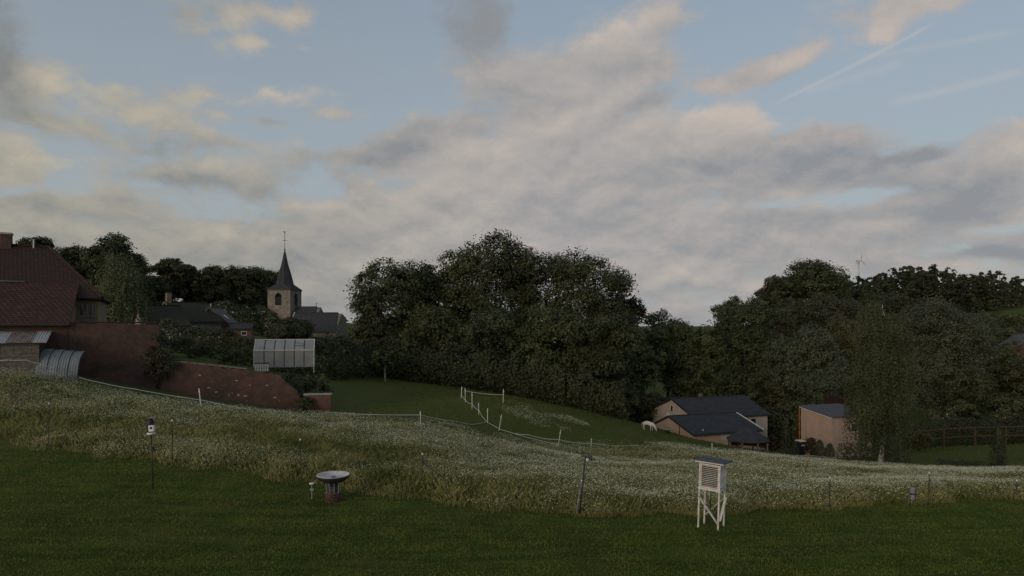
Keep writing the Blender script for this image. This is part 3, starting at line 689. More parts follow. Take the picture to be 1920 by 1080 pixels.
tree('broadleaf_tree', 'dark bushy tree hiding the foot of the church tower', 545, 122, 598, 46, 41, 'leaf_conifer', ncl=700, leaf=.42, base_frac=.03)
tree('broadleaf_tree', 'dark bushy tree under the church side roof', 606, 116, 634, 40, 42, 'leaf_dark', ncl=600, leaf=.42, base_frac=.03)
hedge('hedge', 'dark undergrowth along the foot of the central clump', [XY(700, 86), XY(800, 85), XY(930, 83.5), XY(1060, 82.5), XY(1165, 83)], 4.0, 4.6, 40, 'leaf_dark', .32, 520)
hedge('hedge', 'dark scrub behind the pink house, below the trees', [XY(1180, 100), XY(1330, 98), XY(1480, 94), XY(1620, 92)], 4.0, 5.0, 39, 'leaf_dark', .34, 480)
hedge('hedge', 'dark scrub between the village roofs and the church tower', [XY(400, 128), XY(470, 132), XY(512, 138)], 5.0, 5.5, 38, 'leaf_dark', .4, 420)
hedge('hedge', 'dark overgrown hedge between the greenhouse and the central clump', [XY(592, 74), XY(690, 84), XY(760, 88)], 3.2, 4.4, 43, 'leaf_dark', .30, 420)
hedge('hedge', 'dark hedge across the back of the garden behind the greenhouse', [XY(290, 66), XY(480, 70), XY(585, 74)], 2.2, 3.0, 44, 'leaf_dark', .24, 420)
shrub('garden_shrub', 'greyish round shrub on the wall end, left of the green field', 588, 50, 34, 44, 45, 'leaf_mid', .14, 300, 12)
shrub('garden_shrub', 'yellow green shrub below the small red brick annexe', 428, 82, 22, 22, 46, 'leaf_yellow', .16, 120, 10)
shrub('garden_shrub', 'grey leaved shrub in front of the mossy roofed house', 388, 82, 26, 34, 47, 'leaf_grey', .18, 160, 12)
shrub('garden_shrub', 'grey green shrub on top of the tall brick wall end', 272, 56, 36, 40, 48, 'leaf_grey', .18, 240, 12)
shrub('garden_shrub', 'dark low shrub at the foot of the greenhouse panes', 528, 51.5, 30, 22, 49, 'leaf_dark', .11, 240, 12)
shrub('garden_shrub', 'dark bushy shrub between the greenhouse and the broken wall end', 562, 51, 26, 30, 491, 'leaf_dark', .12, 240, 12)
shrub('garden_shrub', 'low leafy plants under the greenhouse right post', 585, 54, 20, 18, 492, 'leaf_mid', .12, 160, 12)
shrub('garden_shrub', 'low dark plants before the white slatted crate', 482, 51.5, 22, 12, 493, 'leaf_dark', .11, 160, 12)
shrub('garden_shrub', 'leafy shrub in the kitchen garden left of the greenhouse', 440, 56, 32, 30, 50, 'leaf_mid', .13, 220, 12)
shrub('garden_shrub', 'dark shrub in the kitchen garden behind the leaning garden post', 360, 58, 44, 38, 51, 'leaf_dark', .14, 260, 12)
shrub('garden_shrub', 'light green shrub at the field edge left of the pony', 1165, 84, 36, 40, 52, 'leaf_olive', .22, 260, 12)
shrub('garden_shrub', 'bushy light green shrub behind the white pony', 1205, 90, 34, 60, 53, 'leaf_olive', .24, 300, 12)
shrub('garden_shrub', 'reddish leaved shrub by the right corner of the pink house', 1447, 78, 20, 30, 54, 'leaf_copper', .16, 160, 12)
shrub('garden_shrub', 'copper leaved shrub against the garage wall', 1522, 65, 17, 38, 55, 'leaf_copper', .13, 200, 12)
shrub('garden_shrub', 'bright green round shrub right of the birch', 1722, 74, 24, 44, 56, 'leaf_olive', .18, 260, 12)
hedge('hedge', 'dark clipped hedge behind the wooden garden fence at the right', [XY(1680, 80), XY(1960, 82)], 2.4, 3.2, 57, 'leaf_conifer', .20, 420)
hedge('hedge', 'low clipped hedge at the near edge of the right garden', [XY(1760, 47), XY(1845, 47)], 1.0, .85, 58, 'leaf_conifer', .10, 700)
hedge('hedge', 'low dark planting along the foot of the birch trunk', [XY(1575, 56), XY(1700, 55)], 2.2, 1.5, 59, 'leaf_conifer', .14, 500)
for k, (u, hw, hp, lb) in enumerate([(1474, 11, 50, 'tall narrow thuja left of the wheelie bin'), (1490, 9, 30, 'short thuja cone before the driveway'), (1537, 12, 36, 'thuja cone in front of the garage wall'), (1556, 12, 30, 'small thuja at the garage corner')]):
    conifer('thuja', lb, u, 62.5+k*.2, hw, hp, 90+k, .13, 1100, .45, 'leaf_conifer', 'thujas along the driveway')
conifer('conifer_tree', 'slim dark conifer standing in the right garden lawn', 1872, 48, 17, 88, 95, .14, 2600, .7, 'leaf_conifer')
# white blossom dotted through two shrubs on the right
for k, (u, d, v, n_, lb) in enumerate([(1888, 84, 720, 12, 'loose shrub with pale blossom near the right edge'), (1768, 86, 740, 7, 'shrub with scattered white blossom under the domed chestnut')]):
    t = shrub('blossom_shrub', lb, u, d, 30, 95 if k == 0 else 70, 101+k, 'leaf_mid', .2, 220, 12)
    r = np.random.default_rng(110+k); q_ = unit(r, n_*5); q_[:, 1] = -abs(q_[:, 1]); hw = 30/F*d
    p = q_*np.array([hw, hw, 2.4])*r.uniform(.8, 1.1, (n_*5, 1))+np.array([0, 0, 3.6])
    o = D.objects.new('blossom', leaf_mesh('blossom', p, q_, .12, 'blossom', r, .9)); COL.objects.link(o); o.parent = t

# ------------------------------------------------------------------ building materials
brick_mat('brick_old', (.125, .055, .043), (.075, .038, .032), (.14, .12, .10), patch=(.045, .042, .030), patch_lo=.48, patch_hi=.66, pscale=1.1)
brick_mat('brick_yellow', (.26, .21, .12), (.20, .15, .09), (.22, .20, .17))
brick_mat('brick_red', (.17, .07, .05), (.13, .055, .045), (.2, .17, .15))
brick_mat('roof_tile', (.115, .052, .038), (.062, .032, .027), (.025, .016, .014), bw=.30, rh=.27, zs=1.9, bump=1.0, msize=.035, patch=(.06, .05, .03), patch_lo=.55, patch_hi=.7, pscale=.8)
brick_mat('roof_tile_old', (.075, .042, .034), (.05, .032, .028), (.022, .017, .015), bw=.24, rh=.17, zs=1.55, bump=.9, msize=.02)
brick_mat('roof_mossy', (.060, .058, .038), (.045, .046, .032), (.025, .025, .02), bw=.26, rh=.18, zs=1.6, bump=.8, msize=.02)
brick_mat('roof_orange', (.26, .075, .035), (.2, .06, .03), (.06, .03, .02), bw=.26, rh=.18, zs=1.6, bump=.8, msize=.02)
brick_mat('slate', (.062, .066, .074), (.045, .049, .056), (.025, .027, .03), bw=.26, rh=.16, zs=1.3, bump=.5, msize=.008)
brick_mat('slate_dark', (.055, .064, .075), (.044, .052, .062), (.020, .023, .027), bw=.26, rh=.16, zs=1.8, bump=.4, msize=.008)
brick_mat('slate_pale', (.15, .15, .155), (.11, .11, .115), (.05, .05, .05), bw=.26, rh=.16, zs=1.3, bump=.4, msize=.008)
brick_mat('stone_tower', (.27, .245, .20), (.20, .185, .155), (.19, .175, .15), bw=.5, rh=.26, patch=(.16, .075, .055), patch_lo=.54, patch_hi=.66, pscale=.7, bump=.6)
brick_mat('stone_grey', (.22, .20, .165), (.16, .15, .125), (.15, .14, .12), bw=.5, rh=.26, bump=.6)
mat('plaster_pink', (.40, .285, .215), (.34, .25, .19), 1.2, .9, .2, 30, spec=.1)
mat('plaster_pale', (.42, .36, .30), (.36, .31, .265), 1.2, .9, .2, 30, spec=.1)
mat('white_paint', (.66, .64, .59), (.44, .42, .37), 6, .7, .2)
mat('white_trim', (.6, .59, .56), (.5, .49, .47), 5, .6)
mat('dark_trim_and_shade', (.018, .018, .02), (.03, .03, .032), 5, .6)  # real dark trim; also paints the shade inside the instrument screen
mat('opening_shade', (.006, .006, .006), None, rough=.9)  # near-black colour standing for the unlit insides of openings
mat('window_glass', (.02, .024, .028), None, rough=.08, spec=.6)
mat('wood_grey', (.17, .155, .125), (.10, .09, .072), 7, .9, .5, 30, spec=.1)
mat('wood_brown', (.10, .065, .04), (.07, .045, .028), 7, .9, .4, 30, spec=.1)
mat('stone_cap', (.34, .31, .28), (.24, .22, .19), 3, .9, .4)
mat('zinc', (.17, .20, .21), (.115, .135, .145), 1.4, .6, .1, metal=.2)
mat('zinc_rust', (.16, .085, .05), (.22, .20, .19), 2.5, .8, .2)
mat('zinc_pale', (.42, .41, .40), (.33, .32, .31), 2.0, .65, .1)
mat('metal_dark', (.02, .02, .026), (.03, .03, .036), 9, .45)
mat('metal_grey', (.22, .23, .25), (.16, .17, .18), 6, .5)
mat('plastic_navy', (.016, .017, .034), None, rough=.5)
mat('plastic_white', (.62, .62, .60), None, rough=.5)
mat('panel_frost', (.30, .30, .29), (.23, .232, .225), .8, .65, spec=.2)
mat('rope_white', (.64, .63, .58), (.48, .46, .41), 30, .8)
mat('asphalt', (.055, .055, .065), (.075, .075, .085), 8, .9, .3)
mat('felt_grey', (.095, .10, .112), (.06, .063, .07), 22, .9, .6, 60)
mat('coat_white', (.66, .63, .57), (.54, .51, .46), 2, .85, spec=.1)
mat('hair_pale', (.45, .42, .36), (.34, .31, .26), 9, .9)
mat('lid_yellow', (.55, .47, .25), None, rough=.5)
mat('rust_orange', (.30, .10, .035), (.2, .07, .03), 4, .7)
mat('bowl_light', (.52, .51, .49), (.40, .39, .38), 6, .8, spec=.1)

# ------------------------------------------------------------------ houses
def gable_house(name, label, loc, rz, L, Wf, Wb, wall_h, rise, wallm, roofm, over=.3, cat='house', trim='dark_trim_and_shade', deep=2.0, hip=None):
    """ridge along local x from 0 to L at y=0; front eave at y=-Wf, back eave at y=Wb; loc at ground level"""
    t = thing(name, loc, rz, label, cat)
    mb = MB(); Wf2, Wb2 = Wf, Wb
    prof = [(-Wf2, -deep), (Wb2, -deep), (Wb2, wall_h), (0, wall_h+rise-.02), (-Wf2, wall_h)]
    n = 5; vs = [(0, y, z) for y, z in prof]+[(L, y, z) for y, z in prof]
    mb.add(vs, [tuple(reversed(range(n))), tuple(range(n, 2*n))]+[(i, (i+1) % n, (i+1) % n+n, i+n) for i in range(n)])
    mb.build('wall', wallm, t)
    rf = None; zr = wall_h+rise+.10
    for sgn, Wx in ((-1, Wf), (1, Wb)):
        ez = wall_h+.10-rise*over/Wx
        h0 = over; h1 = over
        a = (-h0, 0, zr); b_ = (L+h1-(hip or 0), 0, zr); c_ = (L+h1, sgn*(Wx+over), ez); d_ = (-h0, sgn*(Wx+over), ez)
        o = MB().slab([a, b_, c_, d_], .12).build('roof', roofm, t)
        if rf is None: rf = o
        MB().bar((-h0-.03, 0, zr-.03), (-h0-.03, sgn*(Wx+over), ez-.03), .06, .22).build('verge_board', trim, t)
    for sgn, Wx in ((-1, Wf), (1, Wb)):
        ez = wall_h-.05-rise*over/Wx; MB().tube([(-over, sgn*(Wx+over+.05), ez), (L+over, sgn*(Wx+over+.05), ez)], .065, 7).build('gutter', 'dark_trim_and_shade', t)
    MB().bar((-over, 0, zr+.03), (L+over-(hip or 0), 0, zr+.03), .22, .10).build('ridge', roofm, t)
    return t
def window(parent, x, y, z, w, h, face='front', frame='white_trim', fr=.06):
    """window on a wall plane: face front = local -y wall at y, left = local -x wall at x"""
    if face == 'front':
        f = MB()
        f.box(x-w/2, x+w/2, y-.05, y-.003, z, z+fr).box(x-w/2, x+w/2, y-.05, y-.003, z+h-fr, z+h)
        f.box(x-w/2, x-w/2+fr, y-.05, y-.003, z+fr, z+h-fr).box(x+w/2-fr, x+w/2, y-.05, y-.003, z+fr, z+h-fr)
        o = f.build('window', frame, parent)
        MB().box(x-w/2+fr, x+w/2-fr, y-.022, y-.004, z+fr, z+h-fr).build('pane', 'window_glass', o)
        MB().box(x-w/2-.05, x+w/2+.05, y-.10, y-.003, z-.06, z-.003).build('sill', 'stone_cap', o)
    else:
        f = MB()
        f.box(x-.05, x-.003, y-w/2, y+w/2, z, z+fr).box(x-.05, x-.003, y-w/2, y+w/2, z+h-fr, z+h)
        f.box(x-.05, x-.003, y-w/2, y-w/2+fr, z+fr, z+h-fr).box(x-.05, x-.003, y+w/2-fr, y+w/2, z+fr, z+h-fr)
        o = f.build('window', frame, parent)
        MB().box(x-.022, x-.004, y-w/2+fr, y+w/2-fr, z+fr, z+h-fr).build('pane', 'window_glass', o)
        MB().box(x-.10, x-.003, y-w/2-.05, y+w/2+.05, z-.06, z-.003).build('sill', 'stone_cap', o)
    return o

# farmhouse at the left edge; local x along the front to the right, local y away from the camera
FO = P(127, 706, 42); FR = R(28)
t = thing('farmhouse', FO, FR, 'red brick farmhouse with tiled hip roof at the left edge', 'house')
fh = t
MB().box(-17, 0, 0, 4.8, -1.5, 3.38).build('wall', 'brick_old', t)
w2 = MB().box(-17, 1.3, 4.85, 14, -1.5, 5.15).build('wall', 'brick_yellow', t); w2['label'] = 'yellowish brick end wall with slit windows'
MB().slab([(-17.3, -.3, 3.30), (.12, -.3, 3.30), (.12, 5.6, 6.15), (-17.3, 5.6, 6.15)], .14).build('roof', 'roof_tile', t)['label'] = 'bright red tiled lower roof'
MB().add([(0.0, 0.02, 3.36), (0, 4.8, 3.36), (0, 4.8, 5.6)], [(0, 1, 2)]).add([(-.12, .02, 3.36), (-.12, 4.8, 3.36), (-.12, 4.8, 5.6)], [(2, 1, 0)]).build('gable_wall', 'brick_yellow', t)
e0, e1, ez, rz_, rx = -17.5, 1.6, 5.12, 8.98, -2.1
r1 = MB().slab([(e0, 4.3, ez), (e1, 4.3, ez), (rx, 9.3, rz_), (e0, 9.3, rz_)], .16).build('roof', 'roof_tile_old', t)
MB().slab([(e1, 4.3, ez), (e1, 14.5, ez), (rx, 9.3, rz_)], .16).build('hip_end', 'roof_tile_old', t)
MB().slab([(e1, 14.5, ez), (e0, 14.5, ez), (e0, 9.3, rz_), (rx, 9.3, rz_)], .16).build('roof', 'roof_tile_old', t)
MB().tube([(e1, 4.3, ez+.05), (rx, 9.3, rz_+.05)], .12, 6).build('hip_ridge', 'roof_tile_old', t)
MB().tube([(e0, 9.3, rz_+.05), (rx, 9.3, rz_+.05)], .12, 6).build('ridge', 'roof_tile_old', t)
ch = MB().box(-4.95, -4.3, 8.95, 9.6, 8.3, 9.75).build('chimney', 'brick_old', r1)
MB().box(-5.0, -4.25, 8.9, 9.65, 9.75, 9.88).build('chimney_cap', 'stone_cap', r1)
MB().tube([(-3.0, 9.2, 8.8), (-3.0, 9.2, 9.5)], .05, 8).build('vent_pipe', 'white_trim', r1)
MB().box(-17, .1, -.42, -.32, 3.20, 3.30).build('gutter', 'dark_trim_and_shade', t)
MB().bar((-17, 5.55, 6.22), (-3.0, 5.55, 6.22), .10, .06).build('flashing', 'zinc', t)
for k in range(3): window(t, .35+k*.32, 4.85, 3.9, .16, .85, 'front', 'dark_trim_and_shade', .02)
# garden wall, tall part, on from the farmhouse front
rb = random.Random(4)
def wall_run(parent, a, b_, th, top, base, m, name='wall', rough=.0, step=.35):
    """wall between plan points a, b_ (local) with functions top(f), base(f); uneven coping line"""
    a = Vector(a); b_ = Vector(b_); ln = (b_-a).length; n = max(2, int(ln/step)); d = (b_-a)/ln; nr = Vector((-d.y, d.x))*th/2
    mb = MB(); vs = []
    for i in range(n+1):
        f = i/n; p = a+d*ln*f; zt = top(f)+rb.uniform(-rough, rough); zb = base(f)
        for s in (-1, 1): vs += [(p.x+nr.x*s, p.y+nr.y*s, zb), (p.x+nr.x*s, p.y+nr.y*s, zt)]
    fs = []
    for i in range(n):
        o = i*4; q_ = o+4
        fs += [(o, q_, q_+1, o+1), (o+2, o+3, q_+3, q_+2), (o+1, q_+1, q_+3, o+3)]
    fs += [(0, 1, 3, 2), (n*4, n*4+2, n*4+3, n*4+1)]
    return mb.add(vs, fs).build(name, m, parent)
t = thing('garden_wall', FO, FR, 'tall weathered red brick garden wall joining the farmhouse', 'wall')
wall_run(t, (.03, .2), (5.1, .2), .36, lambda f: 3.34-.05*f, lambda f: -2.5, 'brick_old', rough=.05)
for k in range(7): MB().box(.10+k*.71, .76+k*.71, -.03, .43, 3.36+.02*rb.random(), 3.44+.03*rb.random()).build('coping_tile', 'roof_tile_old', t)
# low retaining wall
Q0 = FO.copy(); Q0.x += 5.12*math.cos(FR)-.2*math.sin(FR); Q0.y += 5.12*math.sin(FR)+.2*math.cos(FR)
QE = P(566, 767, 46)
t = thing('garden_wall', (Q0.x, Q0.y, 0), 0, 'low crumbling red brick retaining wall below the greenhouse', 'wall')
def wtop(f):
    u = 300+f*266; v = np.interp(u, [300, 380, 470, 520, 545, 566], [677, 684, 694, 703, 722, 748]); d = 44.4+f*1.6
    return CZ+(VH-v)/F*d
wall_run(t, (0, 0), (QE.x-Q0.x, QE.y-Q0.y), .45, wtop, lambda f: gnd(Q0.x+(QE.x-Q0.x)*f, Q0.y+(QE.y-Q0.y)*f)-1.0, 'brick_old', rough=.10, step=.22)
for k in range(3):
    f0, f1 = k*.205, k*.205+.198
    a = Vector(((QE.x-Q0.x)*f0, (QE.y-Q0.y)*f0, wtop(f0)+.06)); b_ = Vector(((QE.x-Q0.x)*f1, (QE.y-Q0.y)*f1, wtop(f1)+.06))
    MB().bar(a, b_, .5, .07).build('coping_plank', 'wood_grey', t)
for k in range(18):       # loose pale stones at the wall foot and in its face
    f = rb.uniform(.25, .98); g_ = gnd(Q0.x+(QE.x-Q0.x)*f, Q0.y+(QE.y-Q0.y)*f); zz = g_+rb.uniform(.05, max(.1, (wtop(f)-g_)*.7)); s = rb.uniform(.03, .075)
    M_ = Matrix.Translation(((QE.x-Q0.x)*f, (QE.y-Q0.y)*f-.235, zz)) @ Matrix.Rotation(rb.uniform(-.3, .3), 4, 'Y')
    MB().box(-s*1.3, s*1.3, -.03, .05, -s*.6, s*.6, M_).build('stone', 'stone_cap', t, bevel=.02)
pr = P(596, 769, 46.3)
t = thing('wall_pier', (pr.x, pr.y, gnd(pr.x, pr.y)), R(12), 'squat brick wall end with pale coping beside the green field', 'wall')
MB().box(-.88, .88, -.3, .3, -.6, 1.12).build('wall', 'brick_red', t)
MB().box(-.95, .95, -.36, .36, 1.123, 1.20).build('coping', 'stone_cap', t)
shrub('ivy', 'grey green ivy over the stepped end of the tall brick wall', 296, 44.3, 34, 104, 481, 'leaf_grey', .12, 420, 12)
shrub('weeds', 'tall weeds filling the gap between the crumbling wall and its brick end', 573, 45.6, 16, 26, 482, 'leaf_mid', .10, 160, 12)
shrub('weeds', 'dark weeds growing along the top of the crumbling wall', 540, 46.6, 34, 50, 483, 'leaf_dark', .10, 260, 12)
# shed
t = thing('shed', FO, FR, 'small grey plank shed with patched corrugated roof against the brick wall', 'shed')
for k in range(11): MB().box(-3.05, -1.25, -2.22-.012*(k % 2), -2.19, -.3+k*.235, -.3+k*.235+.222).build('plank', 'wood_grey', t)
for k in range(11): MB().box(-7.2, -3.95, -2.22-.012*(k % 2), -2.19, -.3+k*.235, -.3+k*.235+.222).build('plank', 'wood_grey', t)
MB().box(-3.95, -3.05, -2.12, -2.06, -.3, 2.2).build('door', 'opening_shade', t)  # no door leaf: dark panel painting the shade of the open doorway
MB().add([(-1.22, -2.18, -.4), (-1.22, -.05, -.4), (-1.22, -.05, 2.72), (-1.22, -2.18, 2.22)], [(0, 1, 2, 3)]).add([(-1.28, -2.18, -.4), (-1.28, -.05, -.4), (-1.28, -.05, 2.72), (-1.28, -2.18, 2.22)], [(3, 2, 1, 0)]).build('side_wall', 'wood_brown', t)
MB().box(-1.30, -1.2, -2.24, -2.14, -.4, 2.2).build('corner_post', 'wood_grey', t)
def corrugated(x0, x1, prof, n, amp):
    """wavy sheet: across x, along a yz profile"""
    mb = MB(); vs = []; fs = []; m_ = len(prof)
    for i in range(n+1):
        x = x0+(x1-x0)*i/n; h = amp*math.sin(i*math.pi/2)
        for j in range(m_):
            p = Vector(prof[j]); tg = Vector(prof[min(j+1, m_-1)])-Vector(prof[max(j-1, 0)]); nr = Vector((-tg[1], tg[0])).normalized()
            vs.append((x, p[0]+nr[0]*h, p[1]+nr[1]*h))
    for i in range(n):
        for j in range(m_-1): fs.append((i*m_+j, (i+1)*m_+j, (i+1)*m_+j+1, i*m_+j+1))
    return mb.add(vs, fs)
x = -7.3
for k, m_ in enumerate(['zinc_pale', 'zinc_rust', 'zinc_pale', 'zinc_rust', 'zinc_pale', 'zinc_rust', 'zinc_pale', 'zinc_rust', 'zinc_rust', 'zinc_pale']):
    dz = .012*(k % 2); o = corrugated(x, x+.68, [(-2.5, 2.20+dz), (-1.3, 2.52+dz), (-.05, 2.86+dz)], 20, .02).build('roof_sheet', m_, t); x += .645
    so_ = o.modifiers.new('th', 'SOLIDIFY'); so_.thickness = .008
# bent corrugated sheets
t = thing('corrugated_shelter', P(116, 709, 40.3), R(12), 'curved blue grey corrugated iron sheets leaning beside the shed', 'shelter')
arc = [(-.45-1.25*math.sin(a), .05+1.68*math.cos(a)) for a in [R(8+82*i/8) for i in range(9)]]
for k in range(4):
    o = corrugated(-1.08+k*.55, -.50+k*.55, [(p[0]+.9+.01*(k % 2), p[1]-.05*k+.05) for p in arc], 16, .022).build('sheet', 'zinc', t, True)
    so_ = o.modifiers.new('th', 'SOLIDIFY'); so_.thickness = .008
# ---- greenhouse
gp = P(476, 697, 55)
t = thing('greenhouse', (gp.x, gp.y, gnd(gp.x, gp.y)), R(14), 'small white framed greenhouse with frosted panes in the walled garden', 'greenhouse')
GL, GHt, GR, GWd = 4.75, 1.42, .84, 2.4; n = 6; bw = GL/n
for k in range(n):
    x0, x1 = k*bw+.035, (k+1)*bw-.035
    MB().box(x0, x1, -.012, .004, .04, GHt-.04).build('wall_pane', 'panel_frost', t)
    MB().slab([(x0, .03, GHt+.04), (x1, .03, GHt+.04), (x1, GWd/2-.03, GHt+GR-.01), (x0, GWd/2-.03, GHt+GR-.01)], .012).build('roof_pane', 'panel_frost', t)
    MB().slab([(x0, GWd/2+.03, GHt+GR-.01), (x1, GWd/2+.03, GHt+GR-.01), (x1, GWd-.03, GHt+.04), (x0, GWd-.03, GHt+.04)], .012).build('roof_pane', 'panel_frost', t)
    MB().box(x0, x1, GWd-.004, GWd+.012, .04, GHt-.04).build('wall_pane', 'panel_frost', t)
for k in range(n+1):
    m_ = 'white_paint' if k in (0, n) else 'metal_dark'
    MB().bar((k*bw, -.01, -.5), (k*bw, -.01, GHt), .06 if k in (0, n) else .035).build('post', m_, t)
    MB().bar((k*bw, 0, GHt+.02), (k*bw, GWd/2, GHt+GR+.02), .06 if k in (0, n) else .035).build('rafter', m_, t)
MB().bar((-.04, -.03, GHt), (GL+.04, -.03, GHt), .08).build('eave_rail', 'white_paint', t)
MB().bar((-.04, GWd/2, GHt+GR+.03), (GL+.04, GWd/2, GHt+GR+.03), .07).build('ridge_rail', 'white_trim', t)
MB().bar((-.02, -.02, .03), (GL+.02, -.02, .03), .06).build('base_rail', 'metal_grey', t)
for x in (.0, GL): MB().add([(x, 0, 0), (x, GWd, 0), (x, GWd, GHt), (x, GWd/2, GHt+GR), (x, 0, GHt)], [(0, 1, 2, 3, 4)]).build('end_pane', 'panel_frost', t)
f_ = MB()
for zz in (.0, .32): f_.bar((3.15, .42, GHt+.36+zz*.7), (3.95, .42, GHt+.36+zz*.7), .03)
f_.build('vent_frame', 'metal_dark', t)
gp2 = P(478, 699, 53.2)
t = thing('crate', (gp2.x, gp2.y, gnd(gp2.x, gp2.y)), R(14), 'white slatted crate in front of the greenhouse left bay', 'crate')
for k in range(6): MB().box(k*.18, k*.18+.11, -.02, .02, .02, .62).build('slat', 'white_paint', t)
for zz in (.10, .45): MB().box(-.03, 1.05, .022, .06, zz, zz+.07).build('rail', 'white_paint', t)
MB().box(-.06, 1.08, -.05, .5, .63, .69).build('top', 'metal_dark', t)
gp3 = P(598, 694, 58)
t = thing('brick_bin', (gp3.x, gp3.y, gnd(gp3.x, gp3.y)), R(14), 'square reddish brick box right of the greenhouse', 'box')
MB().box(-.35, .35, -.35, .35, -.4, .75).build('wall', 'brick_red', t); MB().box(-.4, .4, -.4, .4, .753, .80).build('lid', 'stone_cap', t)
gp4 = P(407, 690, 47.5)
t = thing('garden_post', (gp4.x, gp4.y, gnd(gp4.x, gp4.y)-.05), 0, 'weathered wooden post on the retaining wall, left of the greenhouse', 'post')
MB().box(-.07, .07, -.07, .07, -.2, 1.25).build('post', 'wood_grey', t); MB().box(-.12, .12, -.03, .03, .9, 1.0).build('cross_piece', 'wood_grey', t)
gp5 = P(352, 636, 80)
t = thing('garden_wall', (gp5.x, gp5.y, gnd(gp5.x, gp5.y)), R(5), 'low wall with pale capping below the village houses', 'wall')
MB().box(0, 4.0, -.15, .15, -1, .8).build('wall', 'brick_red', t)
for k in range(4): MB().box(k+.02, k+.98, -.2, .2, .803, .90).build('capping', 'stone_cap', t)
# ---- village houses
def at(u, d, sink=0.0): x, y = XY(u, d); return (x, y, gnd(x, y)-sink)
def wh(v, d, u): return CZ+(VH-v)/F*d-gnd(*XY(u, d))      # height above ground of a picture row
h_ = wh(566, 90, 313); t = gable_house('village_house', 'village house with mossy roof and leaning verge, left of the church', at(313, 90), R(48), 5.2, 4.8, 4.0, h_-2.6, 2.5, 'stone_grey', 'roof_mossy', trim='wood_grey')
MB().box(-.1, .5, -.3, .3, h_-.2, h_+1.2).build('chimney', 'brick_yellow', t); window(t, 1.6, -4.8, h_-4.4, .9, 1.1)
h_ = wh(572, 84, 262); t = gable_house('village_house', 'mossy roofed house half hidden by the willow', at(262, 84), R(40), 4.5, 4.6, 4.0, h_-2.5, 2.4, 'plaster_pale', 'roof_mossy', trim='wood_grey')
window(t, 1.5, -4.6, h_-4.3, .9, 1.1)
h_ = wh(576, 92, 393); t = gable_house('village_house', 'house with pale slate roof slope and roof window before the trees', at(393, 92), R(100), 6.2, 2.9, 2.9, h_-2.6, 2.5, 'brick_red', 'slate_pale', trim='wood_grey', over=.15)
o = MB().slab([(2.0, -1.25, h_-1.02), (3.0, -1.25, h_-1.02), (3.0, -1.95, h_-1.62), (2.0, -1.95, h_-1.62)], .03).build('roof_window', 'window_glass', t)
MB().tube([(1.0, .1, h_), (1.0, .1, h_+.55)], .06, 8).build('vent_pipe', 'white_trim', t)
h_ = wh(606, 88, 436); t = gable_house('annexe', 'low red brick annexe right of the pale slate roof', at(434, 88), R(16), 2.6, 1.5, 1.6, h_-.75, .65, 'brick_red', 'slate', over=.15, cat='outbuilding')
window(t, 1.7, -1.5, h_-1.6, .7, .5)
# ---- church
CC = XY(534, 163); cz = gnd(*CC)
ch = thing('church', (CC[0], CC[1], cz), R(-8.9), 'village church with stone tower, slate spire and iron cross', 'church')
hs = 2.9; ez = CZ+(VH-543)/F*160-cz; sz = CZ+(VH-535)/F*163-cz; az_ = CZ+(VH-468)/F*163-cz; cx_ = CZ+(VH-436)/F*163-cz
def arch_wall(w_, h0, h1, cx0, sill, ow, oh, k=8):
    """wall in xz (y=0) from -w_ to w_, h0..h1, with an arched opening"""
    fs = []; l, r_ = cx0-ow/2, cx0+ow/2; sp = sill+oh-ow/2
    q_ = [[(-w_, h0), (w_, h0), (w_, sill), (-w_, sill)], [(-w_, sill), (l, sill), (l, sp), (-w_, sp)], [(r_, sill), (w_, sill), (w_, sp), (r_, sp)],
          [(-w_, sp), (l, sp), (l, h1), (-w_, h1)], [(r_, sp), (w_, sp), (w_, h1), (r_, h1)]]
    ap = [(cx0+ow/2*math.cos(math.pi*(1-i/k)), sp+ow/2*math.sin(math.pi*(1-i/k))) for i in range(k+1)]
    for i in range(k): q_.append([ap[i], ap[i+1], (ap[i+1][0], h1), (ap[i][0], h1)])
    edge = [(l, sill)]+ap+[(r_, sill)]
    return q_, edge
walls = MB(); opn = []
for fi in range(4):
    M_ = Matrix.Rotation(R(90)*fi, 4, 'Z') @ Matrix.Translation((0, -hs, 0))
    q_, edge = arch_wall(hs, -3, ez, -.15 if fi == 0 else .1, ez-3.75, 1.7, 2.95)
    for f in q_: walls.quad(*[M_ @ Vector((x, 0, z)) for x, z in f])
    for a, b_ in zip(edge, edge[1:]+edge[:1]): walls.quad(M_ @ Vector((a[0], 0, a[1])), M_ @ Vector((b_[0], 0, b_[1])), M_ @ Vector((b_[0], .45, b_[1])), M_ @ Vector((a[0], .45, a[1])))
    opn.append((M_, -.15 if fi == 0 else .1))
tw = walls.build('tower', 'stone_tower', ch)
for M_, c0 in opn:
    MB().quad(*[M_ @ Vector(p) for p in ((c0-.95, .5, ez-3.9), (c0+.95, .5, ez-3.9), (c0+.95, .5, ez-.6), (c0-.95, .5, ez-.6))]).build('belfry_shade', 'opening_shade', tw)  # sheet painted near-black for the unlit inside of the belfry
    for k in range(4):
        zz = ez-3.55+k*.46
        MB().add([M_ @ Vector(p) for p in ((c0-.83, .05, zz), (c0+.83, .05, zz), (c0+.83, .38, zz+.26), (c0-.83, .38, zz+.26), (c0-.83, .05, zz-.06), (c0+.83, .05, zz-.06))], [(0, 1, 2, 3), (4, 5, 1, 0)]).build('louvre', 'slate', tw)
MB().box(-hs-.10, hs+.10, -hs-.10, hs+.10, ez-.22, ez-.003).build('cornice', 'stone_grey', ch)
sk = MB(); n = 8; o8 = [(2.12*math.cos(R(22.5+45*k)), 2.12*math.sin(R(22.5+45*k))) for k in range(8)]
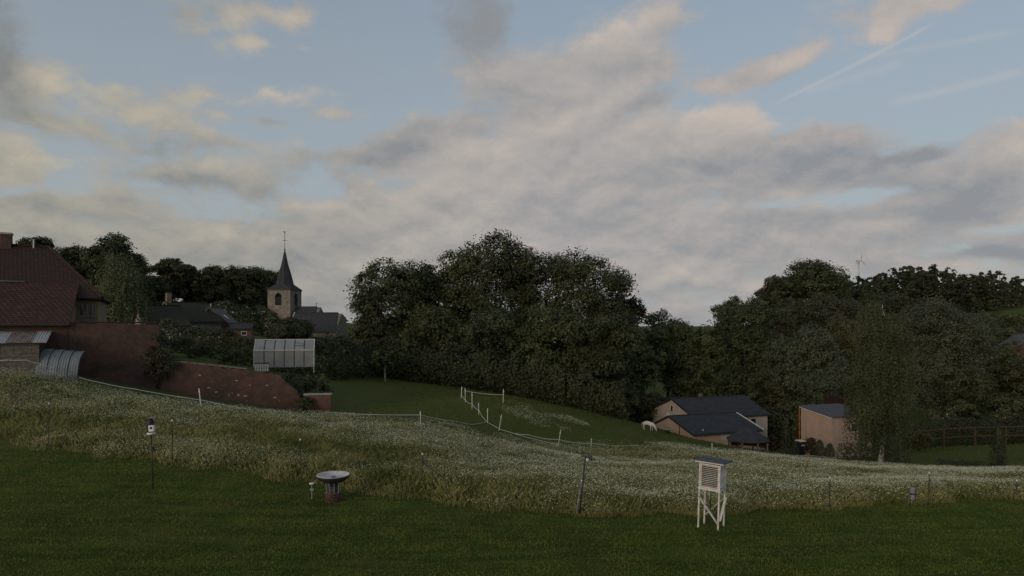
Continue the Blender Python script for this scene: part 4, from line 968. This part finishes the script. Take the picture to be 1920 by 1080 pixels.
ov = hs+.28; sq = [(ov, ov*.42), (ov*.42, ov), (-ov*.42, ov), (-ov, ov*.42), (-ov, -ov*.42), (-ov*.42, -ov), (ov*.42, -ov), (ov, -ov*.42)]
cor = [(ov, ov), (-ov, ov), (-ov, -ov), (ov, -ov)]
for k in range(8): sk.quad((*sq[k], ez), (*sq[(k+1) % 8], ez), (*o8[(k+1) % 8], sz+.25), (*o8[k], sz+.25)) if k % 2 else sk.add([(*sq[k], ez), (*cor[k//2], ez), (*sq[k+1], ez), (*o8[k+1], sz+.25), (*o8[k], sz+.25)], [(0, 1, 2, 3, 4)])
sk.build('spire_skirt', 'slate', ch)
sp = MB().lathe([(2.15, sz+.18), (1.55, sz+2.6), (.8, az_-3.6), (.09, az_)], 8)
sp.v = [(x*math.cos(R(22.5))-y*math.sin(R(22.5)), x*math.sin(R(22.5))+y*math.cos(R(22.5)), z) for x, y, z in sp.v]
spo = sp.build('spire', 'slate', ch)
MB().lathe([(.02, az_-.15), (.2, az_), (.2, az_+.12), (.02, az_+.3)], 10).build('finial_ball', 'metal_dark', spo)
MB().tube([(0, 0, az_), (0, 0, cx_)], .055, 6).bar((-.62, 0, az_+2.25), (.62, 0, az_+2.25), .09).build('cross', 'metal_dark', spo)
MB().add([(-.32, 0, cx_-.02), (.30, 0, cx_+.05), (.34, 0, cx_+.30), (.05, 0, cx_+.16), (-.25, 0, cx_+.36), (-.45, 0, cx_+.22)], [(0, 1, 2, 3, 4, 5)]).build('weathercock', 'metal_dark', spo)
MB().box(-hs-1.0, -hs-.003, -hs+.2, -hs+1.6, -3, CZ+(VH-590)/F*160-cz).build('buttress', 'stone_grey', ch)
# nave and side chapel
nr_, ne = CZ+(VH-575)/F*165-cz, CZ+(VH-607)/F*162-cz
nw = MB(); prof = [(-4.1, -3), (4.1, -3), (4.1, ne), (0, nr_-.2), (-4.1, ne)]; x0, x1 = hs+.01, 9.4
nw.add([(x0, y, z) for y, z in prof]+[(x1, y, z) for y, z in prof], [tuple(reversed(range(5))), tuple(range(5, 10))]+[(i, (i+1) % 5, (i+1) % 5+5, i+5) for i in range(5)]).build('nave_wall', 'stone_grey', ch)
for s in (-1, 1): MB().slab([(x0, 0, nr_), (8.3, 0, nr_), (9.7, s*4.5, ne-.25), (x0, s*4.5, ne-.25)], .15).build('nave_roof', 'slate', ch)
MB().slab([(8.3, 0, nr_), (9.7, 4.5, ne-.25), (9.7, -4.5, ne-.25)], .15).build('nave_roof', 'slate', ch)
MB().tube([(8.2, 0, nr_), (8.2, 0, nr_+.95)], .05, 6).bar((7.85, 0, nr_+.62), (8.55, 0, nr_+.62), .08).build('cross', 'metal_dark', ch)
sr, se = CZ+(VH-587)/F*158-cz, CZ+(VH-620)/F*154-cz
cw_ = MB(); prof = [(-10.2, -3), (-4.2, -3), (-4.2, sr-1.2), (-6.6, sr-.2), (-10.2, se)]; x0, x1 = 6.2, 17.6
cw_.add([(x0, y, z) for y, z in prof]+[(x1, y, z) for y, z in prof], [tuple(reversed(range(5))), tuple(range(5, 10))]+[(i, (i+1) % 5, (i+1) % 5+5, i+5) for i in range(5)]).build('chapel_wall', 'stone_grey', ch)
MB().slab([(x0-.1, -6.6, sr), (x1-1.0, -6.6, sr), (x1+.2, -10.6, se-.25), (x0-.1, -10.6, se-.25)], .15).build('chapel_roof', 'slate', ch)
MB().slab([(x0-.1, -6.6, sr), (x1-1.0, -6.6, sr), (x1+.2, -3.2, sr-1.9), (x0-.1, -3.2, sr-1.9)], .15).build('chapel_roof', 'slate', ch)
MB().bar((x0-.2, -6.6, sr+.12), (x0-.2, -10.7, se-.1), .3, .22).build('gable_coping', 'stone_cap', ch)
MB().bar((x0-.1, -6.6, sr+.06), (x1-1.0, -6.6, sr+.06), .3, .12).build('ridge', 'slate', ch)

# ---- pink walled house in the valley
PR = R(20)
a = P(1262, 747, 85); h_ = a.z-gnd(20.5, 82)
t = gable_house('pink_house', 'low pink walled house with long dark slate roof in the valley', (a.x, a.y, a.z-h_), PR, 10.8, 4.7, 4.7, h_-1.85, 1.75, 'plaster_pale', 'slate_dark', over=.3, deep=3)
window(t, 0, .25, h_-1.75, .62, .85, 'left', 'white_trim'); window(t, 8.6, -4.7, h_-3.2, .9, .9)
MB().box(-.28, -.003, .9, 1.15, h_-2.9, h_-1.9).build('downpipe', 'white_trim', t)
MB().box(4.0, 4.35, -.1, .25, h_-.2, h_+.45).build('chimney', 'brick_yellow', t)
a = P(1257, 780, 78); h2 = a.z-gnd(19.5, 74.5)
t = gable_house('pink_wing', 'lower pink wing with white edged gable in front of the long slate roof', (a.x, a.y, a.z-h2), PR, 9.0, 4.5, 3.2, h2-1.42, 1.32, 'plaster_pink', 'slate_dark', over=.28, cat='house', deep=3)
for sgn, Wx in ((-1, 4.5), (1, 3.2)): MB().bar((-.045, 0, h2-.13), (-.045, sgn*Wx, h2-1.45), .05, .24).build('gable_trim', 'white_trim', t)
MB().bar((9.34, 0, h2-.05), (9.34, -4.78, h2-1.42), .06, .26).build('verge_board', 'white_trim', t)
MB().tube([(-.06, -1.9, -1), (-.06, -1.9, h2-.75)], .05, 6).build('downpipe', 'brick_red', t)
window(t, 0, .4, h2-2.6, .55, .7, 'left', 'white_trim')
MB().box(3.6, 6.4, -4.53, -4.503, -.5, h2-1.6).build('panel', 'plaster_pale', t)
MB().lathe([(.02, h2-1.30), (.10, h2-1.28), (.10, h2-1.1), (.02, h2-1.08)], 8, (1.6, -4.0)).build('vent', 'white_trim', t)
# gazebo
gp = at(1402, 67.5); gh = CZ+(VH-798)/F*67.5-gp[2]; ge = CZ+(VH-824)/F*67.5-gp[2]
t = thing('gazebo', gp, R(10), 'octagonal garden gazebo with dark pointed roof beside the pink house', 'gazebo')
rg = 2.2
for k in range(8):
    a0, a1 = R(45*k), R(45*(k+1)); p0 = (rg*math.cos(a0), rg*math.sin(a0), ge); p1 = (rg*math.cos(a1), rg*math.sin(a1), ge)
    MB().slab([p0, p1, (0, 0, gh)], .06).build('roof_panel', 'slate', t)
    MB().bar((p0[0]*.87, p0[1]*.87, -.8), (p0[0]*.87, p0[1]*.87, ge), .13).build('post', 'wood_grey', t)
    if k not in (5, 6): MB().bar((p0[0]*.87, p0[1]*.87, ge*.42), (p1[0]*.87, p1[1]*.87, ge*.42), .06, .5).build('balustrade', 'wood_brown', t)
MB().lathe([(.12, gh-.1), (.12, gh+.05), (.02, gh+.3)], 8).build('finial', 'metal_dark', t)
# garage
c0 = P(1560, 783, 68); gb = gnd(c0.x, c0.y+2)
dv = Vector((P(1503, 0, 72).x-c0.x, 72-68, 0)); gl = dv.length; ang = math.atan2(dv.y, dv.x)-math.pi/2
t = thing('garage', (c0.x, c0.y, gb), ang, 'pink walled garage with flat dark roof behind the birch', 'garage')
zt = c0.z-gb; zb = (CZ+(VH-762)/F*72)-gb
gwid = 5.2; gl2 = 4.3; mb = MB()
mb.add([(0, 0, -2), (gwid, 0, -2), (gwid, gl2, -2), (0, gl2, -2), (0, 0, zt-.05), (gwid, 0, zt-.05), (gwid, gl2, zb-.05), (0, gl2, zb-.05)], [(0, 1, 5, 4), (1, 2, 6, 5), (2, 3, 7, 6), (3, 0, 4, 7), (4, 5, 6, 7)])
mb.build('wall', 'plaster_pink', t)
MB().slab([(-.16, -.16, zt+.10), (gwid+.16, -.16, zt+.10), (gwid+.16, gl2+.16, zb+.10), (-.16, gl2+.16, zb+.10)], .12).build('roof', 'felt_grey', t)
MB().bar((-.10, -.1, zt-.06), (-.10, gl2+.1, zb-.06), .06, .10).build('fascia', 'white_trim', t)
MB().tube([(-.12, gl2+.12, -1), (-.12, gl2+.12, zb-.1)], .06, 8).build('downpipe', 'rust_orange', t)
window(t, 2.9, 0, zt-1.6, 1.0, .9)
# driveway patch between house and garage
dpts = [XY(1452, 66), XY(1508, 66), XY(1512, 84), XY(1440, 84)]
n = 8; vs = []; fs = []
for i in range(n+1):
    for j in range(n+1):
        a = i/n; b_ = j/n; x = (dpts[0][0]*(1-a)+dpts[1][0]*a)*(1-b_)+(dpts[3][0]*(1-a)+dpts[2][0]*a)*b_; y = dpts[0][1]*(1-b_)+dpts[2][1]*b_
        vs.append((x, y, gnd(x, y)+.03))
for i in range(n):
    for j in range(n): fs.append((i*(n+1)+j, (i+1)*(n+1)+j, (i+1)*(n+1)+j+1, i*(n+1)+j+1))
tag(MB().add(vs, fs).build('driveway', 'asphalt', None, True), kind='structure')
bp = at(1501, 65)
t = thing('wheelie_bin', bp, R(15), 'dark wheelie bin with pale lid at the garage corner', 'bin')
MB().add([(-.24, -.28, .08), (.24, -.28, .08), (.24, .28, .08), (-.24, .28, .08), (-.31, -.36, 1.55), (.31, -.36, 1.55), (.31, .36, 1.55), (-.31, .36, 1.55)], [(3, 2, 1, 0), (0, 1, 5, 4), (1, 2, 6, 5), (2, 3, 7, 6), (3, 0, 4, 7), (4, 5, 6, 7)]).build('body', 'metal_dark', t)
MB().box(-.36, .36, -.42, .42, 1.553, 1.66).build('lid', 'lid_yellow', t, bevel=.03)
for s in (-1, 1): MB().tube([(s*.26, .3, .1), (s*.33, .3, .1)], .1, 10).build('wheel', 'metal_dark', t)
for s in (-.12, .12): MB().box(s-.06, s+.06, -.372, -.363, 1.15, 1.27).build('sticker', 'plastic_white', t)
# houses half seen on the right
h_ = wh(626, 104, 1948); t = gable_house('village_house', 'red brick house with grey roof cut by the right edge', at(1948, 104), R(75), 7, 3.6, 3.6, h_-2.6, 2.5, 'brick_red', 'slate_pale')
window(t, 0, -1.5, 1.2, 1.0, 1.2, 'left'); window(t, 0, 1.2, 1.2, 1.0, 1.2, 'left')
h_ = wh(632, 122, 1576); t = gable_house('village_house', 'house with orange red roof glimpsed between the trees above the garage', at(1571, 122), R(20), 4.2, 3.4, 3.4, h_-2.4, 2.3, 'brick_red', 'roof_orange')
window(t, 2, -3.4, 1.0, 1.0, 1.0)
# garden fence on the right
fp = [XY(1712+k*58, 75.5) for k in range(5)]
t = thing('garden_fence', (fp[0][0], fp[0][1], gnd(*fp[0])), 0, 'brown wooden post and rail fence along the right garden hedge', 'fence')
b0 = Vector((fp[0][0], fp[0][1], gnd(*fp[0])))
tops = []
for (x, y) in fp:
    g_ = gnd(x, y); MB().bar((x-b0.x, y-b0.y, g_-b0.z-.3), (x-b0.x, y-b0.y, g_-b0.z+2.25), .13).build('post', 'wood_brown', t); tops.append(Vector((x-b0.x, y-b0.y, g_-b0.z)))
for a, b_ in zip(tops[:-1], tops[1:]):
    for zz in (2.18, 1.2): MB().bar(a+Vector((0, -.09, zz)), b_+Vector((0, -.09, zz)), .05, .12).build('rail', 'wood_brown', t)
# wind turbine
tx, ty = XY(1610, 1500); tz = gnd(tx, ty); hub = CZ+(VH-490)/F*1500
t = thing('wind_turbine', (tx, ty, tz), R(25), 'distant white wind turbine above the hilltop wood', 'wind turbine')
MB().tube([(0, 0, 0), (0, 0, (hub-tz)*.5), (0, 0, hub-tz)], [3.2, 2.6, 1.9], 14).build('tower', 'white_paint', t, True)
MB().tube([(0, -5, hub-tz+1.4), (0, 0, hub-tz+1.6), (0, 6, hub-tz+1.4)], [1.4, 2.4, 1.8], 12).build('nacelle', 'white_paint', t, True)
rot = MB().tube([(0, -7.5, hub-tz+1.4), (0, -5, hub-tz+1.4)], [.7, 1.8], 12).build('hub', 'white_paint', t, True)
for k in range(3):
    a = R(85+120*k); ex = Vector((math.cos(a), 0, math.sin(a))); c_ = Vector((0, -6.3, hub-tz+1.4)); sd_ = Vector((-math.sin(a), 0, math.cos(a)))
    pts = [(1.5, .9), (6, 1.5), (20, .4)]; vs = []
    for r_, w_ in pts:
        q_ = c_+ex*r_; vs += [q_-sd_*w_, q_+Vector((0, -.3, 0)), q_+sd_*w_, q_+Vector((0, .3, 0))]
    fs = [(i*4+j, i*4+(j+1) % 4, i*4+4+(j+1) % 4, i*4+4+j) for i in range(2) for j in range(4)]+[(3, 2, 1, 0), (8, 9, 10, 11)]
    MB().add(vs, fs).build('blade', 'white_paint', t)

# ------------------------------------------------------------------ instrument screen on the lawn
sx, sy = XY(1333, 18.9); t = thing('instrument_screen', (sx, sy, gnd(sx, sy)), R(-35), 'white louvred weather instrument screen on four legs on the lawn', 'weather station')
t.rotation_euler = (R(1.0), R(2.2), R(-35))
bw, bd, z0, z1 = .56, .50, 1.16, 1.84
for sx_ in (-1, 1):
    for sy_ in (-1, 1): MB().box(sx_*bw/2-.022, sx_*bw/2+.022, sy_*bd/2-.022, sy_*bd/2+.022, -.12, z1).build('leg', 'white_paint', t, bevel=.006)
box_ = MB().box(-bw/2+.05, bw/2-.05, -bd/2+.06, bd/2-.06, z0+.03, z1-.02).build('inner_box', 'dark_trim_and_shade', t)  # box coloured dark to paint the shade between the louvres
dr = MB().box(-bw/2+.025, bw/2-.025, -bd/2-.012, -bd/2+.02, z0, z0+.035).box(-bw/2+.025, bw/2-.025, -bd/2-.012, -bd/2+.02, z1-.04, z1)
dr.box(-bw/2+.025, -bw/2+.052, -bd/2-.012, -bd/2+.02, z0+.038, z1-.043).box(bw/2-.052, bw/2-.025, -bd/2-.012, -bd/2+.02, z0+.038, z1-.043)
door = dr.build('door', 'white_paint', t)
for k in range(12):
    zz = z0+.058+k*.0505
    Mx = Matrix.Translation((0, -bd/2+.002, zz)) @ Matrix.Rotation(R(-38), 4, 'X')
    MB().box(-bw/2+.055, bw/2-.055, -.020, .020, -.0045, .0045, Mx).build('louvre', 'white_paint', door)
for sgn in (-1, 1):
    for k in range(13):
        Mx = Matrix.Translation((sgn*(bw/2-.005), 0, z0+.04+k*.0485)) @ Matrix.Rotation(R(sgn*38), 4, 'Y')
        MB().box(-.022, .022, -bd/2+.033, bd/2-.033, -.0045, .0045, Mx).build('louvre', 'white_paint', t)
MB().box(-bw/2-.04, bw/2+.04, -bd/2-.035, bd/2+.04, z0-.055, z0-.003).build('floor_frame', 'white_trim', t)
rfm = Matrix.Translation((0, .02, z1+.05)) @ Matrix.Rotation(R(-4), 4, 'X')
MB().box(-.40, .40, -.36, .36, -.035, -.003, rfm).build('roof_board', 'white_trim', t)
MB().box(-.43, .43, -.385, .385, 0, .035, rfm).build('roof', 'felt_grey', t, bevel=.006)
MB().bar((-bw/2, -bd/2-.035, .90), (bw/2, -bd/2-.035, .22), .02, .085, (0, 1, 0)).build('brace', 'white_paint', t)
MB().bar((-bw/2, bd/2+.035, .22), (bw/2, bd/2+.035, .85), .02, .07, (0, 1, 0)).build('brace', 'white_paint', t)
MB().bar((bw/2+.035, -bd/2, .30), (bw/2+.035, bd/2, .85), .02, .07, (1, 0, 0)).build('brace', 'white_paint', t)
MB().tube([(-.05, .05, 0), (-.05, .05, z0-.06)], .012, 6).build('conduit', 'metal_dark', t)

# wide evaporation dish on its pedestal
bx, by = XY(625, 21.3); t = thing('dish_stand', (bx, by, gnd(bx, by)), 0, 'wide shallow pale dish on a squat grey and red pedestal on the lawn', 'bird bath')
MB().lathe([(.05, .63), (.30, .66), (.47, .76), (.515, .84), (.52, .865), (.49, .865), (.44, .80), (.28, .735), (.02, .72)], 36).build('dish', 'bowl_light', t, True)
MB().lathe([(.06, .60), (.31, .635), (.485, .745), (.533, .845), (.528, .85), (.50, .78), (.30, .655), (.05, .62)], 36).build('dish_shell', 'metal_dark', t, True)
MB().lathe([(.09, .722), (.085, .775), (.03, .80)], 14).build('centre_knob', 'metal_dark', t, True)
MB().lathe([(.17, .0), (.15, .30), (.145, .60)], 20).build('column', 'metal_dark', t, True)
for k in range(9):
    a = R(40*k+12); MB().tube([(.20*math.cos(a), .20*math.sin(a), .28), (.255*math.cos(a), .255*math.sin(a), .66)], .014, 6).build('stay', 'metal_grey', t)
for k in range(12):
    a0, a1 = R(30*k+2), R(30*k+28)
    for j in range(3):
        o_ = R(15)*(j % 2); q_ = [(.19*math.cos(a0+o_), .19*math.sin(a0+o_)), (.25*math.cos(a0+o_), .25*math.sin(a0+o_)), (.25*math.cos(a1+o_), .25*math.sin(a1+o_)), (.19*math.cos(a1+o_), .19*math.sin(a1+o_))]
        z_ = -.02+j*.095
        MB().add([(x, y, z_) for x, y in q_]+[(x, y, z_+.085) for x, y in q_], [(3, 2, 1, 0), (4, 5, 6, 7), (0, 1, 5, 4), (1, 2, 6, 5), (2, 3, 7, 6), (3, 0, 4, 7)]).build('brick', 'brick_old', t)
MB().lathe([(.265, .27), (.27, .30), (.19, .303)], 20).build('collar', 'brick_old', t, True)
bx, by = XY(585, 21.4); t = thing('rain_gauge', (bx, by, gnd(bx, by)), 0, 'small stake with round white cap left of the wide dish', 'gauge')
MB().tube([(0, 0, -.1), (0, 0, .50)], .018, 8).build('stake', 'metal_grey', t)
MB().lathe([(.02, .50), (.085, .505), (.09, .535), (.05, .545)], 16).build('cap', 'plastic_white', t, True)
MB().box(-.06, .06, -.02, .02, .30, .36).build('bracket', 'metal_grey', t)
# sensor mast on the left
mx, my = XY(287, 21.9); t = thing('sensor_mast', (mx, my, gnd(mx, my)), 0, 'slim pole with dark cylinder sensor and white box on the left lawn', 'weather sensor')
t.rotation_euler = (0, R(-1.9), 0)
hp = (925-822)/F*21.9
MB().tube([(0, 0, -.2), (0, 0, hp)], .022, 10).build('pole', 'metal_dark', t, True)
MB().lathe([(.03, hp), (.13, hp+.01), (.135, hp+.06), (.09, hp+.085)], 20).build('base_disc', 'plastic_white', t, True)
MB().lathe([(.105, hp+.08), (.115, hp+.12), (.11, hp+.44), (.09, hp+.50), (.03, hp+.53)], 20, (-.02, 0)).build('cylinder', 'plastic_navy', t, True)
hb = MB().box(.0, .17, -.17, -.05, hp+.12, hp+.32).build('box', 'plastic_white', t, bevel=.012)
MB().box(.05, .13, -.178, -.171, hp+.20, hp+.28).build('display', 'metal_dark', hb)
MB().lathe([(.02, hp+.53), (.10, hp+.55), (.10, hp+.565), (.02, hp+.575)], 14, (.06, 0)).build('top_plate', 'metal_grey', t, True)
# wind mast right of the middle
mx, my = XY(1086, 20.2); t = thing('wind_mast', (mx, my, gnd(mx, my)), 0, 'leaning black pole with wind sensor and small solar panel at the lawn edge', 'weather sensor')
t.rotation_euler = (0, R(6.0), 0)
hp = (957-846)/F*20.2
MB().tube([(0, 0, -.2), (0, 0, hp)], [.03, .02], 10).build('pole', 'metal_dark', t, True)
MB().tube([(-.10, .02, -.1), (-.06, .0, .85)], .014, 8).build('support_rod', 'metal_grey', t, True)
MB().bar((-.13, 0, hp+.02), (.20, 0, hp+.05), .035).build('cross_arm', 'metal_dark', t)
MB().box(-.08, .14, -.10, .09, hp+.07, hp+.09, Matrix.Translation((0, 0, 0)) @ Matrix.Rotation(R(8), 4, 'X')).build('solar_panel', 'plastic_navy', t)
MB().lathe([(.02, hp-.12), (.045, hp-.1), (.045, hp-.01), (.02, hp)], 12, (.07, 0)).build('sensor_pod', 'plastic_white', t, True)
for k in range(3):
    a = R(120*k+20); c_ = (.2+.085*math.cos(a), .085*math.sin(a)); MB().lathe([(.005, hp-.075), (.03, hp-.06), (.036, hp-.03), (.03, hp-.03)], 10, c_).build('cup', 'metal_dark', t, True)
    MB().bar((.2, 0, hp-.045), (c_[0], c_[1], hp-.045), .008).build('cup_arm', 'metal_dark', t)
MB().tube([(.2, 0, hp-.06), (.2, 0, hp+.04)], .012, 8).build('spindle', 'metal_dark', t)
MB().lathe([(.006, 1.045), (.026, 1.065), (.026, 1.08), (.006, 1.10)], 10, (-.045, -.02)).build('knob', 'plastic_white', t, True)
MB().box(-.035, .035, -.05, -.025, .62, .74).build('junction_box', 'metal_dark', t)
# grey rain collector at the right lawn edge
mx, my = XY(1711, 22.3); t = thing('rain_gauge', (mx, my, gnd(mx, my)), 0, 'grey cylindrical rain gauge at the right edge of the lawn', 'gauge')
MB().lathe([(.075, .06), (.082, .08), (.082, .48), (.09, .50), (.09, .53), (.078, .53), (.075, .46)], 24).build('cylinder', 'metal_grey', t, True)
MB().tube([(.11, .05, -.15), (.11, .05, .42)], .028, 8).build('stake', 'metal_dark', t)
MB().lathe([(.085, .30), (.09, .31), (.09, .34), (.085, .35)], 24).build('clamp_band', 'metal_dark', t, True)

# ------------------------------------------------------------------ stakes of the wire fence along the lawn edge
for k, (u, vt, vb, lb) in enumerate([
        (91, 788, 872, 'thin dark fence stake at the far left of the lawn edge'), (323, 812, 900, 'thin dark fence stake just right of the sensor mast'),
        (565, 835, 916, 'thin dark fence stake behind the small white capped gauge'), (793, 850, 908, 'thin dark fence stake held by a long slanting brace'),
        (1555, 886, 945, 'thin dark fence stake right of the louvred screen'), (1741, 872, 930, 'thin dark fence stake right of the grey rain gauge'), (1906, 880, 912, 'thin fence stake at the right edge of the meadow')]):
    d = CZ/((vb-VH)/F); x, y = XY(u, d); g_ = gnd(x, y); h_ = (vb-vt)/F*d
    t = thing('fence_stake', (x, y, g_), 0, lb, 'fence post', 'thin stakes along the lawn edge'); t.rotation_euler = (0, R(rb.uniform(-1.5, 1.5)), 0)
    MB().tube([(0, 0, -.3), (0, 0, h_)], .013, 7).build('rod', 'metal_dark', t)
    MB().lathe([(.01, h_), (.028, h_+.005), (.028, h_+.05), (.01, h_+.06)], 8).build('cap', 'plastic_white', t)
    for q_ in (.45, .75): MB().box(-.02, .05, -.015, .015, h_*q_, h_*q_+.03).build('insulator', 'metal_dark', t)
a = P(794, 868, 23.5); b_ = P(898, 937, 21.55); b_.z = gnd(b_.x, b_.y)-.05
tag(MB().tube([a, (a+b_)/2, b_], .022, 8).build('fence_brace', 'metal_dark'), 'long dark brace slanting from a fence stake to the lawn', 'brace')
# white paddock posts, tape and rope
wp = [(866, 721, 864, 744, 54.5, 'farthest white post of the paddock fence, at its corner'), (872, 729, 872.5, 755, 53, 'second white paddock post from the far corner'),
      (885, 745, 885, 776, 51, 'third white paddock post from the far corner'), (897, 757, 898, 780, 49.5, 'fourth white paddock post from the far corner'),
      (914, 782, 914, 811, 47.5, 'fifth white paddock post, where the tape turns'), (940.5, 791, 934, 821, 46.3, 'leaning white paddock post at the bend of the tape'),
      (1051.5, 809, 1045, 840, 46, 'leaning white paddock post right of the bend'), (944, 729, 943, 757, 54, 'white paddock post standing alone at the right end of the far tape'),
      (1109, 825, 1107.5, 843, 47, 'short white post seen above the wind mast'), (788, 775, 789, 802, 41.5, 'thin pale post at the left of the paddock rope'),
      (373, 716, 378, 750, 39.5, 'thin reddish white post below the brick wall'), (1335, 840, 1335, 856, 52, 'short white post seen just above the louvred screen roof')]
for (ut, vt, ub, vb, d, lb) in wp:
    x, y = XY(ub, d); g_ = gnd(x, y); top = P(ut, vt, d); h_ = max(.5, (vb-vt)/F*d)
    t = thing('fence_post', (x, y, g_), 0, lb, 'fence post', 'white posts of the tape fence')
    lx = top.x-x
    MB().bar((0, 0, -.3), (lx, 0, h_), .065, .045).build('post', 'rope_white', t)
    MB().box(lx*.8-.035, lx*.8+.035, -.04, -.018, h_*.78, h_*.86).build('tape_clip', 'plastic_white', t)
    MB().tube([(-.03, 0, .02), (-.03, -.12, .03)], .012, 6).build('foot_spike', 'metal_grey', t)
def rope(label, pts, r_=.016, sag=.0, cat='rope'):
    P3 = [P(u, v, d) for u, v, d in pts]; out = []
    for a, b_ in zip(P3[:-1], P3[1:]):
        for i in range(6):
            f = i/6; q_ = a.lerp(b_, f); q_.z -= sag*4*f*(1-f); out.append(q_)
    out.append(P3[-1])
    for q_ in out: q_.z = max(q_.z, gnd(q_.x, q_.y)+.12)
    return tag(MB().tube(out, r_, 6).build('fence_rope', 'rope_white'), label, cat, 'tape and rope of the paddock fence')
rope('white tape sagging between the two far paddock posts', [(873, 733, 53), (944, 740, 54)], .017, .08)
rope('white tape following the receding paddock posts round to the right', [(866, 741, 54.5), (872.5, 750, 53), (885, 757, 51), (898, 769, 49.5), (914, 796, 47.5), (938, 806, 46.3), (990, 815, 46), (1048, 824, 46), (1108, 831, 47)], .016, .09)
rope('lower white tape between the leaning paddock posts', [(936, 818, 46.3), (985, 828, 46), (1046, 834, 46)], .015, .07)
rope('thin rope running right across the slope towards the birch', [(1108, 831, 47), (1190, 837, 49), (1335, 843, 52), (1440, 850, 56), (1520, 854, 58), (1592, 858, 58.5)], .013, .06)
rope('thin rope joining the pale left post to the white paddock posts', [(625, 774, 43), (789, 778, 41.5), (856, 790, 44), (912, 800, 47.5)], .013, .05)
rope('pale rope running downhill along the foot of the brick wall', [(148, 707, 38.6), (183, 716, 38.7), (250, 729, 38.9), (378, 750, 39.5), (470, 768, 40)], .013, .03)
rope('pale rope strung in front of the plank shed', [(-40, 676, 36), (15, 675, 36.5), (48, 675, 37), (75, 682, 37.5), (97, 690, 38)], .018, .02)

# ------------------------------------------------------------------ white pony grazing
px_, py_ = XY(1215, 75); pz = gnd(px_, py_)
def skinned(name, m, chains, parent, root=0, lvl=2):
    """chains: list of joint lists; a joint is (key, (x,y,z), (rx,ry))"""
    idx = {}; V = []; Rr = []; E = []
    for ch_ in chains:
        prev = None
        for j in ch_:
            key = j if isinstance(j, str) else j[0]
            if key not in idx: idx[key] = len(V); V.append(j[1]); Rr.append(j[2])
            if prev is not None: E.append((prev, idx[key]))
            prev = idx[key]
    me = D.meshes.new(name); me.from_pydata(V, E, []); o = D.objects.new(name, me); COL.objects.link(o); me.materials.append(MATS[m])
    if parent is not None: o.parent = parent
    sk_ = o.modifiers.new('skin', 'SKIN'); sk_.use_smooth_shade = True
    for i, r_ in enumerate(Rr): me.skin_vertices[0].data[i].radius = (r_, r_) if not isinstance(r_, tuple) else r_; me.skin_vertices[0].data[i].use_root = (i == root)
    sb = o.modifiers.new('sub', 'SUBSURF'); sb.levels = lvl; sb.render_levels = lvl
    return o
t = thing('pony', (px_, py_, pz), R(-38), 'white pony grazing head down on the slope left of the pink house', 'pony')
body = [[('pel', (-.42, 0, .86), (.19, .20)), ('loin', (-.12, 0, .85), (.21, .24)), ('rib', (.18, 0, .82), (.20, .25)), ('chest', (.44, 0, .82), (.16, .22)), ('neck1', (.66, 0, .70), (.11, .16)), ('neck2', (.84, 0, .46), (.085, .12)), ('poll', (.92, 0, .30), (.075, .09)), ('jaw', (1.00, 0, .17), (.065, .08)), ('muz', (1.06, 0, .06), (.045, .05))],
        ['pel', ('croup', (-.60, 0, .86), (.11, .13))]]
for s in (-1, 1):
    body.append(['pel', ('hip%d' % s, (-.46, s*.13, .66), (.10, .13)), ('stif%d' % s, (-.40, s*.14, .52), (.075, .09)), ('hock%d' % s, (-.53, s*.14, .32), (.042, .05)), ('fet%d' % s, (-.49, s*.14, .10), (.034, .036)), ('hoof%d' % s, (-.46, s*.14, .02), (.045, .045))])
    body.append(['chest', ('elb%d' % s, (.42, s*.12, .58), (.075, .09)), ('kne%d' % s, (.44+.04*s, s*.12, .32), (.042, .045)), ('ffet%d' % s, (.43+.05*s, s*.12, .10), (.033, .035)), ('fhoof%d' % s, (.46+.05*s, s*.12, .02), (.044, .044))])
    body.append(['poll', ('ear%d' % s, (.90, s*.075, .37), (.022, .02)), ('eart%d' % s, (.92, s*.09, .43), (.01, .01))])
skinned('body', 'coat_white', body, t)
MB().tube([(-.64, 0, .90), (-.74, 0, .78), (-.76, 0, .52), (-.74, .02, .28)], [.035, .06, .055, .02], 8).build('tail', 'hair_pale', t, True)
MB().tube([(.50, 0, 1.00), (.70, .02, .84), (.88, .03, .58), (.96, .02, .36)], [.03, .045, .045, .025], 8).build('mane', 'hair_pale', t, True)
# small things by the pony: a green tub by the gable
x, y = XY(1251, 74.5); t = thing('feed_tub', (x, y, gnd(x, y)), 0, 'small green tub before the pink gable', 'tub')
MB().lathe([(.22, 0), (.30, .5), (.33, .5), (.30, .46), (.2, .08)], 16).build('tub', mat('tub_green', (.05, .11, .09)), t, True)
MB().lathe([(.325, .47), (.345, .48), (.345, .52), (.325, .53)], 16).build('rim', 'metal_grey', t, True)
